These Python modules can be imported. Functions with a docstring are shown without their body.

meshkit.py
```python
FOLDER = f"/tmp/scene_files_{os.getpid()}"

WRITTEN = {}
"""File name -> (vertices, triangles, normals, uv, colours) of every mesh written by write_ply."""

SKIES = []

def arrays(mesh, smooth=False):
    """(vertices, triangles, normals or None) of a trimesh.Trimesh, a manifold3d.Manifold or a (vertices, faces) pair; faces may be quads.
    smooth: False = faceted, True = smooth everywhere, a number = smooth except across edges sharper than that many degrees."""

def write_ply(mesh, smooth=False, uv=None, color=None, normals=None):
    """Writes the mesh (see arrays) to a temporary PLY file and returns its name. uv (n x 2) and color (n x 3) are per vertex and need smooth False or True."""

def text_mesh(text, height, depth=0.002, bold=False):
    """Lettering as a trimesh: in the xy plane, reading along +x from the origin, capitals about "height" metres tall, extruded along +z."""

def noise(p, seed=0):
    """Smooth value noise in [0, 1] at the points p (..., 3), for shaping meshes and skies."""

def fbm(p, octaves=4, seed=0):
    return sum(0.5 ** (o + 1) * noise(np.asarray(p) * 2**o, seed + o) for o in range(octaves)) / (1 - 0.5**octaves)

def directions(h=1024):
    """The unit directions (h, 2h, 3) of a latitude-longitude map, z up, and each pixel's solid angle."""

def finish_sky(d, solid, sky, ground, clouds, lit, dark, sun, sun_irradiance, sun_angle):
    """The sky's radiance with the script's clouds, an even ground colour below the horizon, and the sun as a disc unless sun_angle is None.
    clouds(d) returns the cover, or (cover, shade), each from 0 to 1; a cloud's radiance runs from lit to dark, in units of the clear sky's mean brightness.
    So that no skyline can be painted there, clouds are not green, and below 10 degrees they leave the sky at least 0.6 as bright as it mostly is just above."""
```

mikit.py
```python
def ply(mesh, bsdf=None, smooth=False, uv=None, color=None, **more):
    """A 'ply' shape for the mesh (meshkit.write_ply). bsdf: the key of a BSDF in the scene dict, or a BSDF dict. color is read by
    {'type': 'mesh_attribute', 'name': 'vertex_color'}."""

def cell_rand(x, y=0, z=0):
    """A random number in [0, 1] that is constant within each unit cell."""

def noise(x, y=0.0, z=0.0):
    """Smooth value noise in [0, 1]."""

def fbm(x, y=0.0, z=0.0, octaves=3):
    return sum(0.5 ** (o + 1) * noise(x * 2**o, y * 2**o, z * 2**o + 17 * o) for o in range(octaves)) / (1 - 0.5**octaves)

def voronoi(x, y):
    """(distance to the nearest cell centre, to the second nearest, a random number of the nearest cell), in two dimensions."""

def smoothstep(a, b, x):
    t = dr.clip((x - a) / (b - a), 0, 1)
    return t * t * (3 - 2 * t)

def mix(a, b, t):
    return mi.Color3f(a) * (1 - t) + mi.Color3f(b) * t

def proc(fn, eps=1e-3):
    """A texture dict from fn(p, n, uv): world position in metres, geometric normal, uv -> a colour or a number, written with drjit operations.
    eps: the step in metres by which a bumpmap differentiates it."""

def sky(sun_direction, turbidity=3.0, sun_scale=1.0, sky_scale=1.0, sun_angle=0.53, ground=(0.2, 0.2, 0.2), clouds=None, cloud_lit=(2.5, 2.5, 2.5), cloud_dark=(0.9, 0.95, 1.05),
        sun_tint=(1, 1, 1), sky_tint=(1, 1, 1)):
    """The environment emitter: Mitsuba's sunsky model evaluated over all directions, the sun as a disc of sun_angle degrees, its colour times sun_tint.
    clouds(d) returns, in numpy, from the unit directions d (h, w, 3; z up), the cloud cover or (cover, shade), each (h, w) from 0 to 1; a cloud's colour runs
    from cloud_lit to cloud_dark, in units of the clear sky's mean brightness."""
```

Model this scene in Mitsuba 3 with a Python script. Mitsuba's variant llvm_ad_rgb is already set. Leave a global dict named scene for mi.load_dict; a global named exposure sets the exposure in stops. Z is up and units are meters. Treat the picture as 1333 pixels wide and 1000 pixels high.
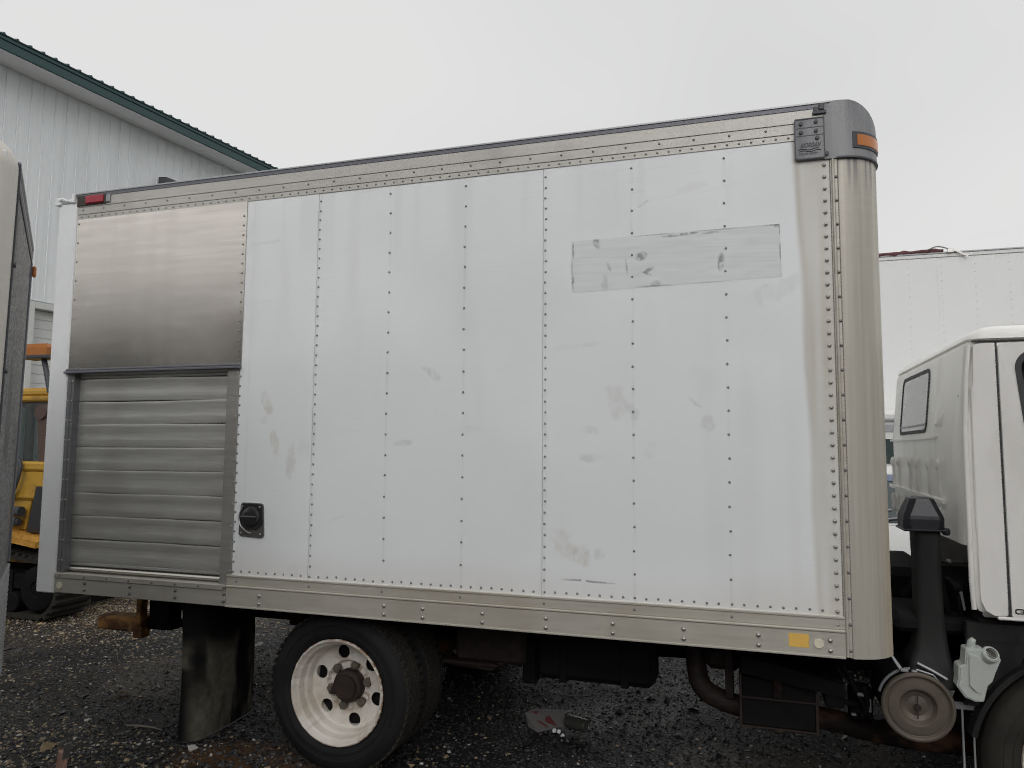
import math, numpy as np, trimesh, shapely, drjit as dr, mitsuba as mi, mikit, meshkit
import manifold3d as m3
from shapely.geometry import Polygon, Point, box as sbox
from mikit import proc, noise, fbm, voronoi, smoothstep, mix, ply
T = mi.ScalarTransform4f
scene, labels = {}, {}
exposure = 1.6
# ------------------------------------------------------------------ camera
CAM = np.array([2.11373, -3.32379, 1.62412])
F_ = np.array([-0.30155909, 0.94936454, 0.08814241])
U_ = np.array([0.01957371, -0.0862622, 0.99608017])
R_ = np.array([0.95324655, 0.3021023, 0.00743056])
scene['camera'] = {'type': 'perspective', 'fov': math.degrees(2*math.atan(666.5/969.646)), 'fov_axis': 'x', 'near_clip': 0.05, 'far_clip': 900.0,
    'to_world': T().look_at(origin=CAM.tolist(), target=(CAM+F_).tolist(), up=U_.tolist())}
# ------------------------------------------------------------------ sky: overcast, the sun behind thick cloud and behind the photographer
def overcast(d):
    q = np.stack([d[..., 0]/(d[..., 2]+.35), d[..., 1]/(d[..., 2]+.35), np.zeros(d.shape[:2])], -1)
    return 1.0, np.clip((meshkit.fbm(q*1.1+7, 4, 3)-.32)*1.7, 0, 1)
scene['sky'] = mikit.sky((0.25, -0.92, 0.55), turbidity=3, sun_scale=0.30, sun_angle=40, sky_scale=1.0, clouds=overcast,
    cloud_lit=(3.32, 3.33, 3.31), cloud_dark=(2.85, 2.87, 2.87), sun_tint=(.85, 1.04, 1.58), ground=(0.05, 0.05, 0.05))

# ------------------------------------------------------------------ materials
def bsdf(name, d, two=True):
    scene[name] = {'type': 'twosided', 'b': d} if two else d
def rgb(*c): return {'type': 'rgb', 'value': list(c)}
def P(col, rough=.5, metal=0., **k): return {'type': 'principled', 'base_color': col if isinstance(col, dict) else rgb(*col), 'roughness': rough, 'metallic': metal, **k}
def bump(d, fn, scale, eps=1e-3): return {'type': 'bumpmap', 'tex': proc(fn, eps), 'scale': scale, 'b': d}

def ell(p, x, z, rx, rz, a=0., soft=.6):
    c, s = math.cos(a), math.sin(a)
    u = ((p.x-x)*c + (p.z-z)*s)/rx; v = (-(p.x-x)*s + (p.z-z)*c)/rz
    return 1-smoothstep(soft, 1.0, dr.sqrt(u*u+v*v))
# scuffs on the white panels: x, z, rx, rz, tilt, colour index, strength
SC = [(-.285,1.86,.035,.085,.45,0,.55),(-.235,1.66,.028,.10,.25,0,.45),(-.135,1.56,.035,.12,-.1,1,.55),(-.30,1.77,.04,.02,.6,2,.25),
      (.651,1.99,.075,.022,-.6,2,.55),(.502,1.655,.055,.02,.1,2,.45),(1.552,1.845,.055,.095,.35,1,.40),(1.62,1.80,.03,.05,.8,2,.35),
      (1.305,1.20,.055,.085,.5,0,.40),(1.39,1.155,.05,.06,.6,0,.55),(1.47,1.165,.03,.03,.5,2,.4),(1.37,2.10,.13,.016,.08,2,.22),
      (1.437,1.716,.045,.025,0,2,.35),(1.436,1.59,.06,.022,0,2,.4),(1.704,1.63,.035,.05,-.3,1,.25),(1.895,1.835,.05,.008,-.6,2,.5),
      (1.93,1.93,.08,.10,.2,2,.12),(1.948,1.745,.035,.045,-.2,2,.4),(1.68,2.745,.04,.008,.5,2,.55),(-.337,2.72,.12,.012,.05,2,.3),
      (2.23,2.31,.14,.045,.5,2,.28),(1.89,2.80,.09,.02,.2,1,.22),(-.05,1.62,.05,.06,.1,2,.16),(.15,1.28,.10,.008,.35,2,.2),(-.10,1.02,.05,.02,.2,2,.25),
      (.85,1.72,.08,.02,.1,2,.12),(1.22,1.7,.02,.06,.1,1,.25)]
SCC = [(.47,.42,.33),(.53,.51,.47),(.44,.445,.44)]
def panel_fn(p, n, uv):
    big = fbm(p.x*1.3, p.z*1.1, 3.0, 3)
    col = mix((.745,.775,.775), (.795,.82,.815), big)
    rub = noise(p.x*140, p.z*60) * .6 + noise(p.x*26, p.z*22) * .8
    for x, z, rx, rz, a, ci, st in SC:
        col = mix(col, SCC[ci], ell(p, x+.5*rx*(noise(p.z*45,p.x*20)-.5), z+.4*rz*(noise(p.x*50,p.z*30)-.5), rx, rz, a, .55)*st*.72*dr.clip(rub*1.2-.1, .1, 1))
    # crease line with torn dirt
    t = ell(p, 1.42, 1.046+.006*(noise(p.x*30,2.)-.5), .17, .007, -.02, .3)*smoothstep(.35,.6,noise(p.x*45, 5.))
    col = mix(col, (.16,.16,.16), t*.7)
    # rusty run-off beside the front post and light dirt at the foot
    run = smoothstep(2.365, 2.392, p.x + .026*(p.z-1.0)+.014*noise(p.z*3))*(.62+.38*smoothstep(1.2,2.6,p.z))
    col = mix(col, (.50,.47,.385), dr.clip(run*(.50+.5*noise(p.x*40, p.z*2.)),0,.9))
    eb = dr.exp(-dr.square((p.x+.026*(p.z-1.0)+.014*noise(p.z*3)-2.388)/.014))*smoothstep(1.3,2.2,p.z)
    col = mix(col, (.42,.385,.325), eb*.45*(.5+noise(p.x*60,p.z*3.)*.7))
    ft = (1-smoothstep(.97, 1.22, p.z + .1*noise(p.x*2.2)))
    col = mix(col, (.62,.57,.50), ft*.38)
    fx = smoothstep(.60,.85, fbm(p.x*5, p.z*.8, 9., 3))
    col = mix(col, (.50,.49,.47), fx*.16)
    fr = p.x/.4064 - dr.round(p.x/.4064)
    rs = dr.exp(-dr.square(fr*.4064/.007))*smoothstep(.25,.8,noise(p.x*60, p.z*7.))
    col = mix(col, (.52,.51,.48), rs*.2)
    sc = smoothstep(.80,.86,noise(p.x*7+p.z*3, p.z*190-p.x*22))*smoothstep(.55,.75,fbm(p.x*2.3,p.z*2.1,21.,3))
    col = mix(col, (.56,.56,.54), sc*.16)
    drip = smoothstep(.62,.9, noise(p.x*18, p.z*.7))*(1-smoothstep(0., .5, 2.94-p.z))
    col = mix(col, (.36,.35,.33), drip*.09)
    return col
def panel_h(p, n, uv):
    return fbm(p.x*2.6, p.z*1.9, 1., 2)*.014 + noise(p.x*14, p.z*14)*.0002
bsdf('white_panel_paint', bump({'type': 'principled', 'base_color': proc(panel_fn), 'roughness': .34, 'specular': .45}, panel_h, 1.0, 5e-3))

def residue_fn(p, n, uv):
    lines = noise(p.x*5, p.z*180 + p.x*9)*.5 + noise(p.x*14, p.z*70)*.5
    col = mix((.635,.665,.663), (.73,.76,.757), lines)
    e = dr.minimum(dr.minimum(p.x-1.346, 2.257-p.x), dr.minimum(p.z-2.362, 2.596-p.z))
    col = mix(col, (.30,.30,.29), (1-smoothstep(.0,.005,e))*smoothstep(.35,.8,noise(p.x*7, p.z*30))*.8)
    for x, z, rx, rz, a, st in [(1.667,2.50,.035,.025,.3,.9),(1.70,2.435,.03,.012,.4,.8),(1.69,2.42,.03,.008,-.4,.8),(1.352,2.55,.006,.05,0,.9),(1.352,2.40,.006,.05,0,.9),
                       (1.46,2.585,.02,.045,.3,.8),(1.60,2.455,.006,.05,.1,.6),(1.52,2.46,.01,.03,.3,.5),(1.87,2.588,.07,.008,.05,.9),(1.97,2.585,.05,.007,.05,.6),(2.013,2.45,.018,.05,-.1,.9),(1.73,2.37,.03,.02,.2,.5),(2.247,2.592,.014,.012,0,.9),(1.80,2.583,.05,.007,0,.8),(1.5,2.38,.02,.06,0,.3)]:
        col = mix(col, (.17,.17,.17), ell(p, x, z, rx, rz, a, .45)*st*.8*dr.clip(noise(p.x*90,p.z*90)*1.6,.2,1))
    return col
bsdf('decal_residue', {'type': 'principled', 'base_color': proc(residue_fn), 'roughness': .6})

def metal_fn(a, b, stain, amt=.5):
    def f(p, n, uv):
        s = noise(p.x*2+p.y*2, p.z*130)*.45 + noise((p.x+p.y)*6, p.z*40)*.55
        c = mix(a, b, s)
        d = smoothstep(.45,.8, fbm((p.x+p.y)*3.1, p.z*2.3, 4., 4))
        return mix(c, stain, d*amt)
    return f
def vert_fn(a, b, stain, amt=.5):
    def f(p, n, uv):
        s = noise((p.x+p.y)*70, p.z*2.5)*.5 + noise((p.x+p.y)*22, p.z*.9)*.5
        c = mix(a, b, s)
        d = smoothstep(.42,.75, fbm((p.x+p.y)*9, p.z*1.1, 4., 3))
        return mix(c, stain, d*amt)
    return f
bsdf('rail_aluminium', P(proc(metal_fn((.44,.42,.36),(.53,.505,.44),(.36,.315,.235),.55)), .5, .35))
bsdf('top_rail_aluminium', P(proc(metal_fn((.47,.455,.415),(.545,.53,.49),(.36,.35,.325),.5)), .5, .35))
bsdf('post_aluminium', P(proc(vert_fn((.44,.41,.365),(.54,.505,.455),(.54,.46,.34),.5)), .5, .35))
def upper_fn(p, n, uv):
    s = noise(p.x*2.2, p.z*300)*.6 + noise(p.x*7, p.z*60)*.4
    c = mix((.59,.55,.505), (.81,.76,.705), s)
    v = smoothstep(.55,.8, noise(p.x*28, p.z*1.2))
    return mix(c, (.58,.54,.49), v*.25)
def upper_h(p, n, uv): return noise(p.x*3., p.z*1.6)*.004 + noise(p.x*2.2, p.z*300)*.00004
scene['stainless_sheet'] = {'type': 'twosided', 'b': bump({'type': 'roughconductor', 'material': 'none', 'specular_reflectance': proc(upper_fn), 'alpha_u': .10, 'alpha_v': .07}, upper_h, 1.0, 4e-3)}
bsdf('slat_aluminium', P(proc(metal_fn((.52,.52,.495),(.70,.695,.66),(.40,.385,.355),.4)), .38, .75))
bsdf('door_frame_metal', P(proc(metal_fn((.33,.325,.30),(.42,.41,.38),(.28,.25,.21),.4)), .45, .6))
bsdf('jamb_dark', P(proc(metal_fn((.15,.155,.165),(.22,.222,.228),(.14,.125,.105),.4)), .45, .5))
bsdf('rear_rail', P(proc(metal_fn((.36,.345,.305),(.45,.43,.385),(.27,.23,.17),.5)), .5, .35))
bsdf('bright_bar', P((.55,.53,.48), .25, .95))
def cpost_fn(p, n, uv):
    s = noise((p.x+p.y)*90, p.z*2.2)*.75 + noise(p.x*3+p.y*3, p.z*120)*.25*smoothstep(2.0,2.7,p.z)
    c = mix((.43,.41,.35), (.54,.515,.445), s)
    c = mix(c, (.36,.335,.29), smoothstep(.42,.75, fbm((p.x+p.y)*8, p.z*.9, 4., 3))*.28)
    c = mix(c, (.58,.48,.33), smoothstep(2.60,2.66,p.x)*(1-smoothstep(1.0,1.9,p.z+.3*noise((p.x+p.y)*60,1.)))*.7)
    drip = smoothstep(.35,.65,noise((p.x+p.y)*75, 3.)) * (1-smoothstep(.0,.17,2.872-p.z-.03*noise((p.x+p.y)*120,p.z*9)))
    c = mix(c, (.15,.15,.16), dr.clip(drip*.65+(1-smoothstep(.0,.035,2.872-p.z))*.6,0,1))
    return c
bsdf('corner_post_metal', P(proc(cpost_fn), .5, .35))
bsdf('post_light', P(proc(vert_fn((.58,.55,.50),(.66,.63,.58),(.48,.43,.36),.4)), .45, .3))
bsdf('rivet_steel', P((.20,.195,.19), .32, .6))
bsdf('rivet_bright', P((.42,.40,.37), .32, .75))
bsdf('cap_grey', P(proc(vert_fn((.20,.205,.21),(.29,.295,.30),(.11,.115,.13),.7)), .5, .1))
bsdf('cap_dark', P((.055,.058,.065), .5))
bsdf('drip_edge', P((.15,.155,.175), .45, .3))
bsdf('roof_lip', P((.40,.41,.42), .4, .4))
bsdf('groove_dark', P((.05,.045,.04), .8))
bsdf('joint_dark', P((.20,.185,.165), .8))
bsdf('white_post_paint', P((.70,.715,.715), .4))
bsdf('amber_lens', P((.46,.145,.02), .2, 0., specular=.6))
bsdf('beacon_amber', P((.34,.115,.02), .25, 0., specular=.5))
bsdf('red_lens', P((.30,.02,.035), .25, 0., specular=.5))
bsdf('yellow_tape', P((.72,.45,.10), .5))
bsdf('cream_reflector', P((.66,.62,.48), .3))
bsdf('latch_black', P((.022,.022,.024), .22, 0., specular=.6))
bsdf('latch_plate', P((.16,.155,.15), .4, .6))
bsdf('wire_bright', P((.6,.6,.58), .25, .9))
def under_fn(p, n, uv):
    return mix((.003,.0032,.004), (.014,.013,.0125), fbm(p.x*6, p.y*6, p.z*8, 3))
bsdf('chassis_black', P(proc(under_fn), .75, specular=.12))
def rust_fn(p, n, uv):
    a = fbm(p.x*14, p.y*14, p.z*14, 4)
    return mix((.010,.007,.006), (.085,.040,.020), smoothstep(.35,.8,a))
bsdf('rusty_steel', P(proc(rust_fn), .8, specular=.2))
def rust2_fn(p, n, uv):
    a = fbm(p.x*14, p.y*14, p.z*14, 4)
    c = mix((.10,.04,.012), (.42,.20,.055), smoothstep(.3,.7,a))
    return mix(c, (.55,.46,.33), smoothstep(.62,.74,fbm(p.x*7+3, p.y*7, p.z*5, 2)))
bsdf('rusty_bumper', P(proc(rust2_fn), .7))
bsdf('dark_rust', P(proc(lambda p,n,uv: mix((.008,.006,.006),(.035,.020,.014),fbm(p.x*30,p.y*30,p.z*30,3))), .7))
def tyre_fn(p, n, uv):
    r = dr.sqrt(dr.square(p.x-.10)+dr.square(p.z-.395))
    t = smoothstep(.378,.392,r)
    return mix((.008,.0085,.010), (.018,.0175,.018), fbm(p.x*9, p.y*9, p.z*9, 4))*(1-t) + mix((.018,.017,.015), (.042,.038,.031), fbm(p.x*12, p.y*12, p.z*12, 4))*t
bsdf('dusty_nut', P(proc(lambda p,n,uv: mix((.05,.042,.034),(.15,.13,.10),fbm(p.x*40,p.y*40,p.z*40,3))), .7))
bsdf('tyre_rubber', P(proc(tyre_fn), .7, specular=.2))
def rim_fn(p, n, uv):
    a = fbm(p.x*16, p.y*16, p.z*16, 4)
    c = mix((.60,.57,.51), (.70,.67,.61), a)
    c = mix(c, (.42,.36,.27), smoothstep(.5,.72,fbm(p.x*7+5, p.y*7, p.z*7, 4))*.55)
    th = dr.atan2(p.z-.395, p.x-.10); rr_ = dr.sqrt(dr.square(p.x-.10)+dr.square(p.z-.395))
    c = mix(c, (.30,.21,.13), (1-smoothstep(.10,.165,rr_))*smoothstep(.35,.75,noise(th*7, rr_*30, 2.))*.75)
    c = mix(c, (.33,.27,.20), smoothstep(.42,.8,noise(th*16, rr_*5., 6.))*smoothstep(.2,.235,rr_)*.28)
    r = dr.sqrt(dr.square(p.x-.10)+dr.square(p.z-.395))
    edge = smoothstep(.252,.266,r)
    c = mix(c, (.22,.10,.04), edge*smoothstep(.3,.6,noise(p.x*60,p.y*60,p.z*60)))
    sp = smoothstep(.80,.88,noise(p.x*90,p.y*90,p.z*90))*smoothstep(.45,.6,noise(p.x*9,p.y*9,p.z*9+4))
    return mix(c, (.30,.18,.09), sp*.5)
bsdf('rim_white', P(proc(rim_fn), .45))
def flap_fn(p, n, uv):
    w = smoothstep(.30,.62,fbm((p.y-p.x)*9, p.z*2.6, 2., 4))*smoothstep(.66,.50,p.z+.10*noise((p.y-p.x)*9,3.))*smoothstep(-.845,-.76,p.x+.25*smoothstep(.40,.52,p.z))
    return mix((.006,.006,.0065), (.14,.13,.10), w*(.6+.4*noise(p.y*60,p.z*60)))
bsdf('rim_plain', P(proc(lambda p,n,uv: mix((.60,.57,.51),(.46,.41,.33),smoothstep(.45,.8,fbm(p.x*9,p.y*9,p.z*9,4)))), .45))
bsdf('flap_rubber', P(proc(flap_fn), .8, specular=.15))
def cab_fn(p, n, uv):
    c = mix((.69,.685,.65), (.75,.74,.705), fbm(p.x*2, p.y*2, p.z*2, 3))
    return mix(c, (.47,.45,.41), smoothstep(.45,.8,fbm(p.x*9, p.y*9, p.z*2.5, 3))*.3)
bsdf('cab_paint', P(proc(cab_fn), .28, 0., clearcoat=.5, clearcoat_gloss=.85))
bsdf('seal_black', P((.035,.037,.037), .6))
bsdf('cab_interior', P((.10,.10,.10), .8))
scene['window_glass'] = {'type': 'thindielectric', 'int_ior': 1.52, 'specular_transmittance': rgb(.27,.33,.32)}
bsdf('snorkel_plastic', P(proc(lambda p,n,uv: mix((.006,.006,.0065),(.026,.026,.025),fbm((p.x+p.y)*12, p.z*4, 1.,3))), .6, specular=.2))
bsdf('hood_plastic', P((.006,.007,.011), .38))
def can_fn(p, n, uv):
    return mix((.085,.072,.056), (.145,.122,.094), fbm(p.x*18, p.y*18, p.z*18, 4))
bsdf('canister_tan', P(proc(can_fn), .45, .3))
scene['bottle_plastic'] = {'type': 'twosided', 'b': P((.42,.45,.415), .35, 0., specular=.5)}
bsdf('badge_dark', P((.02,.02,.02), .3))
bsdf('steel_bright', P((.42,.41,.39), .32, .8))
def galv_fn(p, n, uv):
    u = p.y*.66-p.x*.75
    d, s, w = voronoi(u*60, p.z*95)
    c = mix((.11,.115,.12), (.32,.325,.33), w)
    c = mix(c, (.10,.095,.085), smoothstep(.5,.8,fbm(u*4, p.z*3, 2., 3))*.6)
    return mix(c, (.22,.13,.06), smoothstep(.55,.8,fbm(u*5+7, p.z*2, 5., 3))*(1-smoothstep(1.2,1.75,p.z))*.7)
bsdf('galvanised_sheet', P(proc(galv_fn), .5, .5))
def wall_fn(p, n, uv):
    c = mix((.74,.775,.785), (.80,.825,.825), fbm(p.x*.7, p.y*.7, p.z*.35, 3))
    return mix(c, (.56,.59,.59), smoothstep(.5,.85,noise(p.y*9, p.z*.5))*.2)
bsdf('siding_white', P(proc(wall_fn), .5))
bsdf('soffit_grey', P((.80,.81,.81), .6))
bsdf('roof_green', P((.021,.062,.064), .45))
bsdf('door_white', P((.58,.59,.57), .5))
def yel_fn(p, n, uv):
    c = mix((.40,.225,.022), (.48,.29,.045), fbm(p.x*4, p.y*4, p.z*4, 3))
    return mix(c, (.20,.11,.03), smoothstep(.55,.8,fbm(p.x*9, p.y*9, p.z*9, 4))*.7)
bsdf('loader_yellow', P(proc(yel_fn), .4))
bsdf('orange_tread', P(proc(lambda p,n,uv: mix((.35,.15,.02),(.55,.30,.05),noise(p.x*60,p.y*60,p.z*60))), .7))
bsdf('brown_steel', P((.085,.055,.045), .6))
bsdf('maroon_tarp', P(proc(lambda p,n,uv: mix((.07,.022,.026),(.13,.045,.048),noise(p.x*20,p.y*9,p.z*30))), .7))
bsdf('far_white', P((.72,.73,.715), .45))
bsdf('rail_grey', P((.30,.31,.32), .4, .4))
bsdf('rivet_pale', P((.42,.43,.42), .5))
bsdf('twig_pale', P((.22,.20,.17), .8))
bsdf('car_white', P((.60,.60,.58), .3, 0., clearcoat=.6))
bsdf('dark_glass', P((.03,.045,.045), .08, 0., specular=.7))
bsdf('blue_band', P((.13,.16,.24), .2))
bsdf('stake_wood', P(proc(lambda p,n,uv: mix((.40,.20,.16),(.62,.42,.35),noise(p.x*60,p.y*60,p.z*14))), .7))
bsdf('card_white', P(proc(lambda p,n,uv: mix((.15,.145,.14),(.13,.03,.03),smoothstep(.5,.6,noise(p.x*24,p.y*40))*ell_xy(p,.93,1.07,.10,.05))), .7))
def ell_xy(p, x, y, rx, ry): return 1-smoothstep(.6,1.,dr.sqrt(dr.square((p.x-x)/rx)+dr.square((p.y-y)/ry)))
bsdf('can_green', P((.07,.075,.062), .35, .4))
def ground_fn(p, n, uv):
    g = fbm(p.x*1.1, p.y*1.1, 3., 4)
    c = mix((.004,.004,.005), (.0135,.0133,.014), fbm(p.x*30, p.y*30, 1., 3))
    tan = smoothstep(.50,.62,g+.30*smoothstep(-2.2,-4.6,p.x)-.10)
    c = mix(c, (.085,.070,.052), tan*noise(p.x*90,p.y*90)*.9)
    d = voronoi(p.x*34, p.y*34)
    peb = (1-smoothstep(.16,.36,d[0]))*smoothstep(.62,.9,d[2])
    c = mix(c, mix((.09,.085,.08),(.24,.21,.17),noise(p.x*31,p.y*31)), peb*.55)
    brown = ell_xy(p,-.18,.08,.75,.36)*smoothstep(.25,.6,fbm(p.x*7,p.y*7,2.,3)+.12)
    return mix(c, (.075,.040,.016), brown*.95)
def ground_h(p, n, uv):
    return fbm(p.x*85, p.y*85, 0., 3)*.010
bsdf('ground_gravel', bump({'type': 'principled', 'base_color': proc(ground_fn), 'roughness': proc(lambda p,n,uv: .26+.45*fbm(p.x*1.6,p.y*1.6,7.,3)), 'specular': .26}, ground_h, 1.0, 3e-3))
bsdf('gravel_stone', {'type': 'principled', 'base_color': {'type': 'mesh_attribute', 'name': 'vertex_color'}, 'roughness': .4, 'specular': .5})
bsdf('leaf_dark', {'type': 'principled', 'base_color': rgb(.022,.030,.018), 'roughness': .7})
bsdf('bark', P((.05,.04,.03), .9))

# ------------------------------------------------------------------ mesh helpers
cat = trimesh.util.concatenate
def key(k):
    if k not in scene and not any(s.startswith(k+'__') for s in scene): return k
    i = 1
    while f'{k}_{i:03d}' in scene or any(s.startswith(f'{k}_{i:03d}__') for s in scene): i += 1
    return f'{k}_{i:03d}'
def put(k, mesh, mat, smooth=False, label=None, category=None, group=None, kind=None, **kw):
    k = key(k)
    scene[k] = ply(mesh, mat, smooth, **kw)
    lab(k, label, category, group, kind)
    return k
def lab(k, label=None, category=None, group=None, kind=None):
    d = {a: b for a, b in dict(label=label, category=category, group=group, kind=kind).items() if b}
    if d: labels[k] = d
def hullp(pts):
    return trimesh.convex.convex_hull(np.asarray(pts, float))
def cb(x0, x1, y0, y1, z0, z1, c=.003):
    """box with chamfered edges"""
    c = min(c, .45*min(x1-x0, y1-y0, z1-z0))
    pts = []
    for sx in (0, 1):
        for sy in (0, 1):
            for sz in (0, 1):
                q = np.array([x1 if sx else x0, y1 if sy else y0, z1 if sz else z0]); s = np.array([-1 if sx else 1, -1 if sy else 1, -1 if sz else 1])*c
                for k in range(3):
                    o = s.copy(); o[k] = 0; pts.append(q+o)
    return hullp(pts)
def bx(x0, x1, y0, y1, z0, z1):
    m = trimesh.creation.box(extents=(x1-x0, y1-y0, z1-z0)); m.apply_translation(((x0+x1)/2, (y0+y1)/2, (z0+z1)/2)); return m
def tube(path, r, n=10, caps=True):
    path = np.asarray(path, float); N = len(path); rr = np.broadcast_to(np.asarray(r, float), (N,))
    t = np.gradient(path, axis=0); t /= np.linalg.norm(t, axis=1, keepdims=True)
    up = np.array([0, 0, 1.]) if abs(t[0][2]) < .9 else np.array([0, 1., 0])
    V = []
    a = np.cross(t[0], up); a /= np.linalg.norm(a)
    for i in range(N):
        a = a - t[i]*np.dot(a, t[i]); a /= np.linalg.norm(a); b = np.cross(t[i], a)
        th = np.linspace(0, 2*math.pi, n, endpoint=False)
        V.append(path[i] + rr[i]*(np.cos(th)[:, None]*a + np.sin(th)[:, None]*b))
    return loft(V, caps)
def loft(rings, caps=True):
    rings = [np.asarray(r, float) for r in rings]; n = len(rings[0]); V = np.vstack(rings); Fc = []
    for i in range(len(rings)-1):
        for j in range(n):
            a, b = i*n+j, i*n+(j+1) % n
            Fc += [[a, b, b+n], [a, b+n, a+n]]
    if caps:
        V = np.vstack([V, rings[0].mean(0), rings[-1].mean(0)]); c0, c1 = len(V)-2, len(V)-1; L = (len(rings)-1)*n
        for j in range(n):
            Fc += [[c0, (j+1) % n, j], [c1, L+j, L+(j+1) % n]]
    m = trimesh.Trimesh(V, Fc, process=False)
    if caps and m.volume < 0: m.invert()
    return m
def smoothpath(pts, k=6):
    pts = np.asarray(pts, float); out = []
    P_ = np.vstack([2*pts[0]-pts[1], pts, 2*pts[-1]-pts[-2]])
    for i in range(1, len(P_)-2):
        for t in np.linspace(0, 1, k, endpoint=False):
            a, b, c, d = P_[i-1], P_[i], P_[i+1], P_[i+2]
            out.append(.5*(2*b+(c-a)*t+(2*a-5*b+4*c-d)*t*t+(-a+3*b-3*c+d)*t**3))
    out.append(pts[-1]); return np.array(out)
def rev(prof, c, axis='y', n=48, closed=False):
    """revolve profile (r, h) about an axis through c; h runs along +axis"""
    prof = list(prof) + ([prof[0]] if closed else [])
    th = np.linspace(0, 2*math.pi, n, endpoint=False); R = []
    for r, h in prof:
        co, si = r*np.cos(th), r*np.sin(th); hh = np.full(n, h)
        R.append(np.stack({'y': (co, hh, si), 'z': (co, si, hh), 'x': (hh, co, si)}[axis], 1)+np.asarray(c))
    return loft(R, False)
def cyl(c, r, h, axis='y', n=24, ch=0.):
    ch = ch or min(r, h)*.08
    return rev([(1e-5, 0), (r-ch, 0), (r, ch), (r, h-ch), (r-ch, h), (1e-5, h)], c, axis, n)
def exz(poly, y0, y1):
    """polygon in (x, z) as a plate between y0 and y1"""
    poly = poly if hasattr(poly, 'exterior') else Polygon(poly)
    m = trimesh.creation.extrude_polygon(poly, y1-y0, engine='earcut')
    v = m.vertices; m = trimesh.Trimesh(np.stack([v[:, 0], y0+v[:, 2], v[:, 1]], 1), m.faces[:, ::-1], process=False); return m
def eyz(poly, x0, x1):
    poly = poly if hasattr(poly, 'exterior') else Polygon(poly)
    m = trimesh.creation.extrude_polygon(poly, x1-x0, engine='earcut')
    v = m.vertices; return trimesh.Trimesh(np.stack([x0+v[:, 2], v[:, 0], v[:, 1]], 1), m.faces, process=False)
def exy(poly, z0, z1):
    poly = poly if hasattr(poly, 'exterior') else Polygon(poly)
    m = trimesh.creation.extrude_polygon(poly, z1-z0, engine='earcut'); m.apply_translation((0, 0, z0)); return m
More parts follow.
